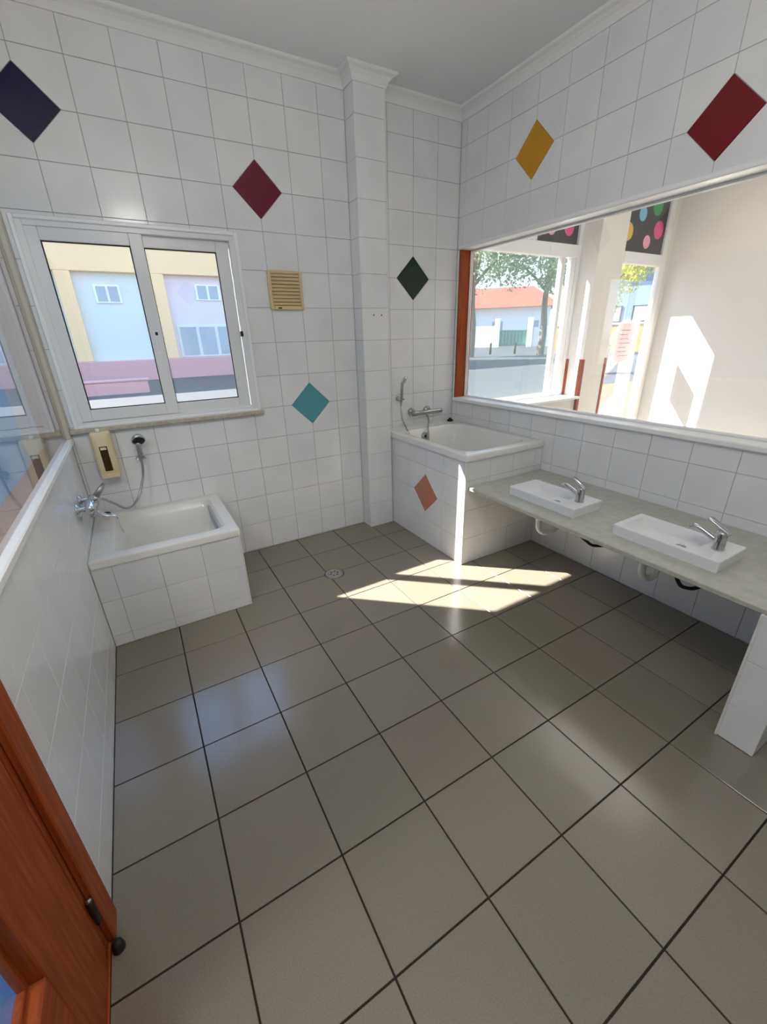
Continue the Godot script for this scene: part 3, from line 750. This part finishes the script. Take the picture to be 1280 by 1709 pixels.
# ------------------------------------------------------------------ wash counter
func counter() -> void:
	var y := 0.55
	var st := mb()
	abox(st, Vector3(-0.652, y - 0.022, 0.985), Vector3(-0.001, y, 2.60), 0.003)
	thing("wash_counter", "long low grey stone counter along the right wall carrying two basins", "counter", done(st), M.counter_stone)
	var p := top("counter_support", "white tiled end wall carrying the near end of the wash counter", "support")
	part(p, "masonry", box(Vector3(-0.684, 0.0, 2.480), Vector3(-0.001, y - 0.022, 2.584), 0), M.grout)
	lay_tiles(p, Transform3D(Basis(Vector3.BACK, Vector3.UP, Vector3.LEFT), Vector3(-0.688, 0, 0)), rect2(2.476, 0.002, 2.588, y - 0.003), Vector2(2.476, -0.04), Vector2(0.112, 0.2), 0.002, 0.0, white_tiles())
	lay_tiles(p, Transform3D(Basis(Vector3.RIGHT, Vector3.UP, Vector3.BACK), Vector3(0, 0, 2.588)), rect2(-0.688, 0.002, -0.001, y - 0.023), Vector2(-0.688, -0.04), Vector2(0.2, 0.2), 0.002, 0.0, white_tiles())
	lay_tiles(p, Transform3D(Basis(Vector3.LEFT, Vector3.UP, Vector3.FORWARD), Vector3(0, 0, 2.476)), rect2(0.001, 0.002, 0.688, y - 0.023), Vector2(0.001, -0.04), Vector2(0.2, 0.2), 0.002, 0.0, white_tiles())
	part(p, "corner_bead", box(Vector3(-0.693, 0.001, 2.471), Vector3(-0.684, y - 0.001, 2.480), 0.002), M.white_plastic)
	var spots := [[1.213, 1.647, "rectangular white ceramic basin on the counter next to the tall tub"], [1.850, 2.276, "rectangular white ceramic basin on the counter near its tiled end wall"]]
	var taps := ["chrome single-lever tap on the basin next to the tall tub", "chrome single-lever tap on the basin near the tiled end wall"]
	for k in 2:
		var z0: float = spots[k][0]; var z1: float = spots[k][1]
		var b := top("wash_basin", spots[k][2], "basin", Vector3(-0.427, y, (z0 + z1) / 2), "white basins on the wash counter")
		var hx := 0.112; var hz := (z1 - z0) / 2
		var bs := mb()
		var o0 := Vector2(-hx, -hz); var o1 := Vector2(hx, hz)
		var i0 := Vector2(-hx + 0.022, -hz + 0.03); var i1 := Vector2(hx - 0.028, hz - 0.105)
		var e := Vector2(0.002, 0.002)
		loft(bs, [rrect(o0 + e, o1 - e, 0.004, 0.0005, 3), rrect(o0, o1, 0.005, 0.046, 3), rrect(o0 + e, o1 - e, 0.005, 0.050, 3), rrect(i0 - e, i1 + e, 0.014, 0.050, 3), rrect(i0, i1, 0.013, 0.047, 3), rrect(i0 + Vector2(0.006, 0.02), i1 - Vector2(0.006, 0.006), 0.016, 0.018, 3), rrect(i0 + Vector2(0.014, 0.05), i1 - Vector2(0.014, 0.016), 0.016, 0.010, 3), rrect(i0 + Vector2(0.03, 0.09), i1 - Vector2(0.03, 0.03), 0.014, 0.008, 3)], false, true, true)
		part(b, "bowl", done(bs), M.ceramic)
		var dr := part(b, "drain", lathe([Vector2(0.02, 0.0), Vector2(0.02, 0.003), Vector2(0.016, 0.0045), Vector2(0.012, 0.003), Vector2(0, 0.003)], 18, Transform3D(Basis(), Vector3(-0.003, 0.008, 0.03))), M.chrome)
		part(dr, "strainer", lathe([Vector2(0.011, 0.0), Vector2(0.011, 0.0036), Vector2(0, 0.004)], 14, Transform3D(Basis(), Vector3(-0.003, 0.008, 0.03))), M.satin_chrome)
		# tap
		var t := top("basin_tap", taps[k], "tap", Vector3(-0.428, y + 0.050, z1 - 0.056), "taps on the white basins")
		part(t, "body", lathe([Vector2(0, 0), Vector2(0.023, 0), Vector2(0.024, 0.004), Vector2(0.0215, 0.009), Vector2(0.0205, 0.05), Vector2(0.021, 0.07), Vector2(0.019, 0.078), Vector2(0, 0.08)], 24), M.chrome)
		part(t, "spout", tube(smooth_path([Vector3(0, 0.035, -0.012), Vector3(0, 0.048, -0.04), Vector3(-0.001, 0.064, -0.078), Vector3(-0.002, 0.068, -0.1), Vector3(-0.002, 0.060, -0.108)], 0.006), 0.0125, 14, 0.0105), M.chrome)
		var lv := mb()
		loft(lv, [rrect(Vector2(-0.014, -0.07), Vector2(0.014, 0.02), 0.008, 0.0, 4), rrect(Vector2(-0.017, -0.074), Vector2(0.017, 0.024), 0.009, 0.006, 4), rrect(Vector2(-0.014, -0.070), Vector2(0.014, 0.020), 0.008, 0.011, 4)], true, true, true)
		var lever := part(t, "lever", done(lv), M.chrome, Vector3(0, 0.080, 0.004))
		lever.rotation_degrees = Vector3(28, 0, 0)
		part(t, "lever_neck", rod(Vector3(0, 0.07, 0), Vector3(0, 0.088, 0.002), 0.014, 16), M.chrome)
	# waste pipes under the counter
	var w1 := top("waste_trap", "white plastic waste trap under the basin next to the tall tub", "pipe", Vector3.ZERO, "white waste traps under the counter")
	part(w1, "pipe", tube(smooth_path([Vector3(-0.43, 0.528, 1.36), Vector3(-0.43, 0.44, 1.36), Vector3(-0.43, 0.37, 1.362), Vector3(-0.405, 0.333, 1.375), Vector3(-0.36, 0.333, 1.395), Vector3(-0.31, 0.36, 1.41), Vector3(-0.24, 0.372, 1.42), Vector3(-0.003, 0.38, 1.42)]), 0.016, 14), M.white_plastic)
	part(w1, "coupling", rod(Vector3(-0.43, 0.45, 1.36), Vector3(-0.43, 0.415, 1.36), 0.022, 16), M.white_plastic)
	part(w1, "wall_rosette", rod(Vector3(-0.001, 0.38, 1.42), Vector3(-0.008, 0.38, 1.42), 0.032, 18), M.white_plastic)
	var w2 := top("waste_trap", "white plastic U-bend waste trap under the basin near the tiled end wall", "pipe", Vector3.ZERO, "white waste traps under the counter")
	part(w2, "pipe", tube(smooth_path([Vector3(-0.43, 0.528, 1.965), Vector3(-0.43, 0.42, 1.966), Vector3(-0.425, 0.36, 1.968), Vector3(-0.40, 0.332, 1.98), Vector3(-0.372, 0.345, 1.995), Vector3(-0.362, 0.385, 2.0), Vector3(-0.35, 0.42, 2.0), Vector3(-0.31, 0.435, 2.0), Vector3(-0.003, 0.44, 2.0)]), 0.0165, 14), M.white_plastic)
	part(w2, "coupling", rod(Vector3(-0.43, 0.45, 1.965), Vector3(-0.43, 0.418, 1.966), 0.022, 16), M.white_plastic)
	part(w2, "wall_rosette", rod(Vector3(-0.001, 0.44, 2.0), Vector3(-0.008, 0.44, 2.0), 0.032, 18), M.white_plastic)
	# supply hoses and the valve between them
	thing("supply_hose", "thin dark supply hose close under the counter between the basins", "hose", tube(smooth_path([Vector3(-0.427, 0.528, 1.585), Vector3(-0.42, 0.44, 1.60), Vector3(-0.40, 0.385, 1.66), Vector3(-0.37, 0.372, 1.70), Vector3(-0.25, 0.37, 1.74), Vector3(-0.06, 0.36, 1.76), Vector3(-0.03, 0.36, 1.76)]), 0.0075, 8), M.black_rubber)
	thing("supply_hose", "thin dark supply hose hanging in a loop near the tiled end wall", "hose", tube(smooth_path([Vector3(-0.427, 0.528, 2.10), Vector3(-0.42, 0.44, 2.10), Vector3(-0.41, 0.385, 2.115), Vector3(-0.39, 0.362, 2.14), Vector3(-0.34, 0.37, 2.175), Vector3(-0.2, 0.42, 2.21), Vector3(-0.03, 0.43, 2.22)]), 0.0085, 8), M.black_rubber)
	var av := top("angle_valve", "white angle valve on the wall under the counter between the basins", "valve", Vector3(0, 0.36, 1.76))
	part(av, "wall_rosette", rod(Vector3(-0.001, 0, 0), Vector3(-0.008, 0, 0), 0.03, 18), M.white_plastic)
	part(av, "body", rod(Vector3(-0.006, 0, 0), Vector3(-0.06, 0, 0), 0.012, 14), M.white_plastic)
	part(av, "knob", lathe([Vector2(0, 0), Vector2(0.018, 0), Vector2(0.022, 0.004), Vector2(0.020, 0.022), Vector2(0.014, 0.026), Vector2(0, 0.027)], 16, aligned(Vector3(-0.055, 0, 0), Vector3(-1, 0, 0))), M.white_plastic)

# ------------------------------------------------------------------ the room beyond the interior window
const X2 := 2.85
func next_room() -> void:
	var fl := structure("floor_next_room", "pale floor of the room beyond the interior window", "floor")
	part(fl, "slab", box(Vector3(0.13, -0.2, -0.02), Vector3(X2, -0.002, ZF), 0), M.concrete)
	var ce := structure("ceiling_next_room", "white ceiling of the room beyond the interior window", "ceiling")
	part(ce, "slab", box(Vector3(0.14, YC, -0.3), Vector3(X2 + 0.15, YC + 0.2, ZF + 0.1), 0), M.plaster)
	var ws := structure("wall_side_next_room", "bare pale wall catching the sun beyond the interior window", "wall")
	part(ws, "plaster", box(Vector3(X2, -0.2, -0.07), Vector3(X2 + 0.15, YC, ZF + 0.1), 0), M.room_paint)
	var wz := structure("wall_front_next_room", "cream wall closing the room beyond the interior window", "wall")
	part(wz, "plaster", box(Vector3(0.13, -0.2, ZF), Vector3(X2, YC, ZF + 0.12), 0), M.room_paint)
	var we := structure("wall_window_next_room", "white window wall with a square pier beyond the interior window", "wall")
	var st := mb()
	abox(st, Vector3(0.14, -0.2, -0.3), Vector3(1.66, 0.78, -0.02))
	abox(st, Vector3(0.14, 2.66, -0.3), Vector3(1.66, YC, 0.0))
	abox(st, Vector3(1.66, 2.66, -0.07), Vector3(X2, YC, 0.0))
	abox(st, Vector3(2.045, -0.2, -0.07), Vector3(X2, 0.2, 0.0))
	abox(st, Vector3(1.66, -0.2, -0.3), Vector3(1.72, YC, -0.07))
	part(we, "plaster", done(st), M.room_paint)
	part(we, "pier", box(Vector3(1.66, -0.2, -0.07), Vector3(2.045, YC, 0.0), 0.0), M.room_paint)
	part(we, "corner_post", box(Vector3(2.782, 0.2, -0.07), Vector3(X2, 2.66, 0.0), 0), M.room_paint)
	part(we, "corner_guard", box(Vector3(1.652, 0.1, -0.035), Vector3(1.69, 1.157, 0.008), 0.003), M.red_wood)
	part(we, "corner_guard", box(Vector3(2.018, 0.1, -0.02), Vector3(2.05, 1.157, 0.008), 0.003), M.red_wood)
	part(we, "corner_guard", box(Vector3(1.648, 0.79, -0.195), Vector3(1.662, 1.157, -0.16), 0.003), M.red_wood)
	# large window with transoms
	var w := structure("window_4", "large white framed window with film on its transoms beyond the wooden jamb", "window")
	var zf0 := -0.235; var zf1 := -0.185
	part(w, "frame", ring(Vector2(0.14, 0.78), Vector2(1.66, 2.66), Vector4(0.06, 0.055, 0.05, 0.06), zf0, zf1), M.white_aluminium)
	part(w, "transom_bar", box(Vector3(0.2, 2.058, zf0), Vector3(1.605, 2.165, zf1 + 0.01), 0.004), M.white_aluminium)
	part(w, "mullion", box(Vector3(0.92, 2.165, zf0), Vector3(1.04, 2.6, zf1 + 0.005), 0.004), M.white_aluminium)
	part(w, "sash_stile", box(Vector3(1.40, 0.83, zf0 + 0.004), Vector3(1.448, 2.058, zf1 + 0.004), 0.004), M.grey_aluminium)
	part(w, "sash_stile", box(Vector3(1.535, 0.83, zf0 + 0.002), Vector3(1.604, 2.058, zf1 - 0.004), 0.004), M.white_aluminium)
	part(w, "pane", box(Vector3(0.2, 0.83, -0.2105), Vector3(1.40, 2.058, -0.2095), 0), M.greenish_glass)
	part(w, "pane", box(Vector3(1.448, 0.83, -0.2155), Vector3(1.535, 2.058, -0.2145), 0), M.clear_glass)
	part(w, "sill", box(Vector3(0.14, 0.775, -0.19), Vector3(1.665, 0.80, 0.03), 0.004), M.white_aluminium)
	film(w, Vector2(0.2, 2.165), Vector2(0.92, 2.6), -0.21, [[0.35, 2.42, 0.05, 0], [0.6, 2.30, 0.055, 1], [0.78, 2.5, 0.05, 2]])
	film(w, Vector2(1.04, 2.165), Vector2(1.605, 2.6), -0.21, [[1.242, 2.275, 0.05, 4], [1.475, 2.300, 0.065, 3], [1.15, 2.48, 0.05, 0], [1.40, 2.50, 0.06, 1]])
	# narrow window beside the pier
	var v := structure("window_5", "narrow white framed window with polka-dot film beside the sunlit wall", "window")
	part(v, "frame", ring(Vector2(2.045, 0.2), Vector2(2.782, 2.66), Vector4(0.006, 0.09, 0.06, 0.06), -0.045, 0.0), M.white_aluminium)
	part(v, "transom_bar", box(Vector3(2.05, 2.016, -0.045), Vector3(2.692, 2.118, 0.008), 0.005), M.white_aluminium)
	part(v, "pane", box(Vector3(2.051, 0.26, -0.0235), Vector3(2.692, 2.016, -0.0225), 0), M.clear_glass)
	film(v, Vector2(2.051, 2.118), Vector2(2.692, 2.6), -0.022, [[2.273, 2.439, 0.06, 0], [2.498, 2.524, 0.08, 2], [2.083, 2.282, 0.075, 1], [2.577, 2.331, 0.078, 3], [2.409, 2.218, 0.058, 4]])
	var sh := top("paper_notice", "pale pink paper notice taped to the narrow window beside the pier", "notice", Vector3(2.20, 1.10, -0.019))
	part(sh, "sheet", plate(PackedVector2Array([Vector2(0.0, 0.0), Vector2(0.275, 0.0), Vector2(0.275, 0.385), Vector2(0.0, 0.385)]), 0.0, 0.0006, 0.0002), M.paper)
	for k in 7:
		part(sh, "print_line", box(Vector3(0.04, 0.06 + k * 0.042, 0.0006), Vector3(0.235 - 0.03 * (k % 3), 0.068 + k * 0.042, 0.0009), 0), M.ink)
	# concrete canopy outside, over the narrow window: its shadow cuts the top of the sun patch
	thing("window_canopy", "concrete canopy slab over the narrow window outside", "canopy", box(Vector3(1.86, 2.62, -1.3), Vector3(3.3, 2.74, -0.07), 0.01), M.concrete)

func film(parent: Node, lo: Vector2, hi: Vector2, z: float, dots: Array) -> void:
	var cols := [rgb(120, 196, 232), rgb(236, 196, 60), rgb(30, 160, 96), rgb(240, 70, 140), rgb(244, 176, 190)]
	var f := part(parent, "transom_film", box(Vector3(lo.x, lo.y, z - 0.002), Vector3(hi.x, hi.y, z + 0.001), 0), M.black_film, Vector3.ZERO, "black film with coloured dots")
	for d in dots:
		var disc := PackedVector2Array()
		for k in 28: disc.append(Vector2(d[0], d[1]) + Vector2.from_angle(TAU * k / 28) * d[2])
		var cut := Geometry2D.intersect_polygons(disc, rect2(lo.x, lo.y, hi.x, hi.y))
		var key := "dot_%d" % d[3]
		if not M.has(key): mat(key, cols[d[3]], 0.5)
		part(f, "dot", plate(cut[0], z + 0.001, z + 0.0016, 0.0002), M[key])

# ------------------------------------------------------------------ the hall beyond the left glazing and the door
func hall() -> void:
	var fl := structure("floor_hall", "blue vinyl floor of the hall beyond the door glass", "floor")
	part(fl, "slab", box(Vector3(XL - 1.6, -0.2, -0.02), Vector3(XL - 0.1, -0.002, ZF), 0), M.hall_blue)
	var ce := structure("ceiling_hall", "white ceiling of the hall beyond the glass partition", "ceiling")
	part(ce, "slab", box(Vector3(XL - 1.8, YC, -0.25), Vector3(XL - 0.1, YC + 0.2, ZF + 0.1), 0), M.plaster)
	var w := structure("wall_hall", "light blue hall wall beyond the glass partition", "wall")
	var st := mb()
	abox(st, Vector3(XL - 1.75, -0.2, -0.25), Vector3(XL - 1.6, YC, ZF + 0.1))
	abox(st, Vector3(XL - 1.6, -0.2, ZF), Vector3(XL - 0.1, YC, ZF + 0.12))
	abox(st, Vector3(XL - 1.6, -0.2, -0.25), Vector3(XL - 0.2, YC, -0.01))
	part(w, "plaster", done(st), M.hall_paint)

# ------------------------------------------------------------------ outside
func leaf_cloud(blobs: Array, count: int, size: float, sd: int) -> ArrayMesh:
	var r := RandomNumberGenerator.new()
	r.seed = sd
	var st := mb()
	for k in count:
		var b: Array = blobs[r.randi() % blobs.size()]
		var d := Vector3(r.randfn(), r.randfn(), r.randfn()).normalized() * pow(r.randf(), 0.4)
		var c: Vector3 = b[0] + d * b[1]
		var u := Vector3(r.randfn(), r.randfn(), r.randfn()).normalized()
		var v := u.cross(Vector3(r.randfn(), r.randfn(), r.randfn()).normalized()).normalized()
		var s := size * r.randf_range(0.6, 1.3)
		quad(st, c - u * s, c + v * s * 0.45, c + u * s, c - v * s * 0.45)
	return done(st)

func tree(label: String, at: Vector3, height: float, crown: Array, leaf: Material, count: int, size: float, sd: int, trunk_r: float) -> void:
	var t := top("street_tree", label, "tree", at, "street trees outside")
	part(t, "trunk", tube(smooth_path([Vector3(0, -0.1, 0), Vector3(0.05, height * 0.3, 0.03), Vector3(-0.04, height * 0.6, 0), Vector3(0.1, height, 0.05)], 0.3), trunk_r, 10, trunk_r * 0.45), M.bark)
	var r := RandomNumberGenerator.new()
	r.seed = sd
	for k in crown.size():
		var c: Vector3 = crown[k][0]
		var start := Vector3(0, height * r.randf_range(0.5, 0.8), 0)
		part(t, "branch", tube(smooth_path([start, start.lerp(c, 0.5) + Vector3(0, 0.15, 0), c], 0.3), trunk_r * 0.42, 7, trunk_r * 0.12), M.bark)
	var f := part(t, "foliage", leaf_cloud(crown, count, size, sd), leaf)
	f.set_meta("kind", "stuff")

func far_window(parent: Node, lo: Vector3, hi: Vector3, axis: String) -> void:
	var f := part(parent, "window", box(lo, hi, 0.01), M.render_white)
	var s := (hi - lo) * 0.09
	if axis == "z":
		var mx := (lo.x + hi.x) / 2
		for r in [[lo.x + s.x, mx - s.x / 2], [mx + s.x / 2, hi.x - s.x]]:
			part(f, "pane", box(Vector3(r[0], lo.y + s.y, hi.z - 0.01), Vector3(r[1], hi.y - s.y, hi.z + 0.012), 0), M.far_glass)

func outside() -> void:
	var g := structure("ground", "wide grey asphalt street outside the windows", "street")
	part(g, "asphalt", box(Vector3(-60, GROUND - 0.3, -80), Vector3(90, GROUND, -3.6), 0), M.asphalt)
	var pv := structure("pavement", "tan pavement along the building outside the narrow window", "pavement")
	part(pv, "paving", box(Vector3(-20, GROUND - 0.3, -3.6), Vector3(60, GROUND + 0.05, -0.32), 0), M.pavement)
	# building opposite the sliding window
	var b := top("opposite_building", "cream framed building with pink base across the street behind the sliding window", "building", Vector3(0, GROUND, -16))
	part(b, "pink_base", box(Vector3(-16, -0.1, -0.6), Vector3(12, 0.72, 0.05), 0.02), M.render_pink)
	part(b, "upper_band", box(Vector3(-16, 3.57, -0.6), Vector3(12, 7.5, 0.0), 0.02), M.render_cream)
	var piers := [[-16.0, -12.0], [-8.6, -7.4], [-3.75, -3.29], [-1.08, -0.48], [3.0, 4.2], [8.0, 12.0]]
	for p in piers:
		part(b, "frame_pier", box(Vector3(p[0], 0.72, -0.6), Vector3(p[1], 3.57, 0.0), 0.02), M.render_cream)
	var bays := [[-12.0, -8.6, "render_pale"], [-7.4, -3.75, "render_pale"], [-3.29, -1.08, "render_pale"], [-0.48, 3.0, "render_rose"], [4.2, 8.0, "render_pale"]]
	for p in bays:
		part(b, "recessed_wall", box(Vector3(p[0], 0.6, -0.6), Vector3(p[1], 3.6, -0.25), 0), M[p[2]])
	far_window(b, Vector3(0.55, 2.75, -0.3), Vector3(1.45, 3.3, -0.2), "z")
	var shop := part(b, "shop_front", box(Vector3(-0.35, 0.74, -0.3), Vector3(2.6, 1.9, -0.22), 0.01), M.render_pale)
	for k in 4:
		part(shop, "pane", box(Vector3(-0.25 + k * 0.7, 0.8, -0.23), Vector3(0.33 + k * 0.7, 1.82, -0.205), 0), M.far_glass)
	far_window(b, Vector3(-2.75, 2.62, -0.3), Vector3(-1.95, 3.2, -0.2), "z")
	# low pink planter wall and white railing nearer the window
	var kerb := top("kerb_wall", "low rose coloured kerb wall in the street behind the sliding window", "kerb", Vector3(-5.2, GROUND, -11.2))
	part(kerb, "plinth", box(Vector3(-0.6, -0.1, -0.15), Vector3(3.3, 0.32, 0.15), 0.02), M.render_pink)
	part(kerb, "cap", box(Vector3(-0.65, 0.32, -0.18), Vector3(3.35, 0.38, 0.18), 0.02), M.render_pink)
	# far side of the street to the right: fence wall, gate, house
	var fa := Vector3(23.5, GROUND, -37.2); var fb := Vector3(40.0, GROUND, -19.9)
	var fd := (fb - fa).normalized()
	var turn := Basis(fd, Vector3.UP, fd.cross(Vector3.UP))
	var L := fa.distance_to(fb)
	var fw := top("fence_wall", "long white rendered fence wall across the street", "wall", fa)
	fw.basis = turn
	part(fw, "wall_panel", box(Vector3(-12, -0.1, -0.12), Vector3(9.6, 1.95, 0.12), 0.02), M.render_white)
	part(fw, "wall_panel", box(Vector3(13.0, -0.1, -0.12), Vector3(L + 8, 1.75, 0.12), 0.02), M.render_white)
	for x in [9.6, 12.7]: part(fw, "gate_post", box(Vector3(x - 0.25, -0.1, -0.25), Vector3(x + 0.25, 2.6, 0.25), 0.03), M.render_white)
	var gt := top("street_gate", "green metal gate between white posts across the street", "gate", fa)
	gt.basis = turn
	for k in 8: part(gt, "gate_bar", box(Vector3(9.87 + k * 0.325, 0.1, -0.05), Vector3(10.17 + k * 0.325, 1.55, 0.05), 0.01), M.gate_green)
	part(gt, "gate_rail", box(Vector3(9.86, 1.4, 0.04), Vector3(12.44, 1.55, 0.1), 0.01), M.gate_green)
	part(gt, "gate_rail", box(Vector3(9.86, 0.2, 0.04), Vector3(12.44, 0.35, 0.1), 0.01), M.gate_green)
	var ho := top("white_house", "low white house with a red tiled roof behind the fence", "house", fa - turn.z * 9.0)
	ho.basis = turn
	part(ho, "wall", box(Vector3(2.0, -0.1, -7), Vector3(15, 4.1, 0), 0), M.render_white)
	var rs := mb()
	var rp := [Vector3(16, 4.0, 0.9), Vector3(1.0, 4.0, 0.9), Vector3(1.0, 4.0, -8), Vector3(16, 4.0, -8), Vector3(13, 6.4, -3.5), Vector3(4.5, 6.4, -3.5)]
	quad(rs, rp[1], rp[0], rp[4], rp[5]); tri(rs, rp[0], rp[3], rp[4]); quad(rs, rp[3], rp[2], rp[5], rp[4]); tri(rs, rp[2], rp[1], rp[5]); quad(rs, rp[0], rp[1], rp[2], rp[3])
	part(ho, "roof", done(rs), M.red_tiles)
	for x in [4.0, 8.5, 12.5]:
		var wn := part(ho, "window", box(Vector3(x, 1.2, -0.02), Vector3(x + 1.5, 2.7, 0.06), 0.02), M.render_white)
		part(wn, "pane", box(Vector3(x + 0.15, 1.35, 0.05), Vector3(x + 1.35, 2.55, 0.08), 0), M.far_glass)
	# bollards
	for q in [[18.8, -19.2, "dark iron bollard at the street edge opposite the fence wall"], [19.9, -18.1, "dark iron bollard beside the bare trunk near the green gate"]]:
		var bo := top("bollard", q[2], "bollard", Vector3(q[0], GROUND, q[1]), "bollards at the street edge")
		part(bo, "post", lathe([Vector2(0, 0), Vector2(0.07, 0), Vector2(0.07, 0.55), Vector2(0.055, 0.57), Vector2(0, 0.57)], 12), M.dark_metal)
		part(bo, "cap", lathe([Vector2(0, 0.57), Vector2(0.06, 0.57), Vector2(0.08, 0.62), Vector2(0.06, 0.69), Vector2(0, 0.72)], 12), M.dark_metal)
	# trees
	tree("grey-green tree with a thick trunk just beyond the wooden jamb", Vector3(15.6, GROUND, -17.6), 5.5, [[Vector3(0, 5.2, 0), 1.9], [Vector3(1.8, 5.6, 1.0), 1.7], [Vector3(-1.5, 5.0, -1), 1.6], [Vector3(1.0, 7.0, 0), 2.0]], M.leaf_grey_green, 5200, 0.12, 71, 0.27)
	tree("bare-branched tree with a leaning trunk in front of the green gate", Vector3(19.6, GROUND, -15.8), 5.0, [[Vector3(-1.7, 5.0, -1.0), 1.6], [Vector3(1.2, 5.4, 0.6), 1.7], [Vector3(0.2, 6.5, 0), 2.0], [Vector3(-0.6, 4.3, 1.0), 1.1]], M.leaf_grey_green, 4200, 0.11, 72, 0.24)
	tree("yellow-green tree behind the ochre garden wall", Vector3(26.2, GROUND, -17.0), 4.2, [[Vector3(0, 3.2, 0), 1.5], [Vector3(0.8, 4.8, 0.8), 1.6], [Vector3(-1.0, 4.4, -0.6), 1.5], [Vector3(1.6, 5.4, 1.4), 1.3]], M.leaf_yellow_green, 4200, 0.13, 73, 0.2)
	# ochre garden wall and the blue-grey house behind it
	var ya := Vector3(23.6, GROUND, -18.0)
	var yd := Vector3(1.2, 0, 2.0).normalized()
	var yb := Basis(yd, Vector3.UP, yd.cross(Vector3.UP))
	var yw := top("garden_wall", "ochre garden wall seen through the narrow window", "wall", ya)
	yw.basis = yb
	part(yw, "wall_panel", box(Vector3(0, -0.1, -0.12), Vector3(14, 1.6, 0.12), 0.02), M.render_yellow)
	part(yw, "coping", box(Vector3(-0.05, 1.6, -0.18), Vector3(14.05, 1.7, 0.18), 0.02), M.render_white)
	var bh := top("blue_house", "pale blue-grey house behind the ochre garden wall", "house", Vector3(34.9, GROUND, -27.7))
	bh.basis = yb
	part(bh, "wall", box(Vector3(1.8, -0.1, -8), Vector3(20, 6.2, 0), 0), M.render_blue)
	var gs := mb()
	abox(gs, Vector3(1.2, 6.2, -8.5), Vector3(20.6, 6.45, 0.5), 0.02)
	part(bh, "roof", done(gs), M.render_white)
	for x in [2.4, 4.6, 6.8]:
		var wn := part(bh, "window", box(Vector3(x, 1.9, -0.02), Vector3(x + 1.4, 3.3, 0.06), 0.02), M.dark_metal)
		part(wn, "pane", box(Vector3(x + 0.15, 2.02, 0.05), Vector3(x + 1.25, 3.18, 0.08), 0), M.far_glass)
	# litter bin
	var bin := top("litter_bin", "dark rounded litter bin on the street outside the narrow window", "bin", Vector3(10.6, GROUND, -5.9))
	part(bin, "body", lathe([Vector2(0, 0), Vector2(0.26, 0), Vector2(0.32, 0.06), Vector2(0.36, 0.75), Vector2(0.34, 0.8), Vector2(0, 0.8)], 20), M.dark_metal)
	part(bin, "lid", lathe([Vector2(0.37, 0.8), Vector2(0.37, 0.85), Vector2(0.25, 0.98), Vector2(0, 1.02)], 20), M.black_rubber)

# ------------------------------------------------------------------
func _ready() -> void:
	rng.seed = 7
	materials()
	set_up_view()
	globe_lamp("opal globe lamp hanging from the bathroom ceiling near the door", Vector3(-1.98, YC, 2.5), 0.52)
	flat_lamp("ceiling_lamp", "flat white ceiling lamp in the room beyond the interior window", Vector3(1.5, YC, 1.3), Vector2(1.8, 1.2), 0.5)
	flat_lamp("ceiling_lamp", "flat white ceiling lamp in the hall beyond the glass partition", Vector3(XL - 0.8, YC, 2.3), Vector2(0.6, 0.3), 2.2)
	shell()
	sliding_window()
	interior_window()
	left_glazing()
	door()
	next_room()
	hall()
	outside()
	bath_one()
	bath_two()
	counter()
	bath_fittings()
	wall_fittings()
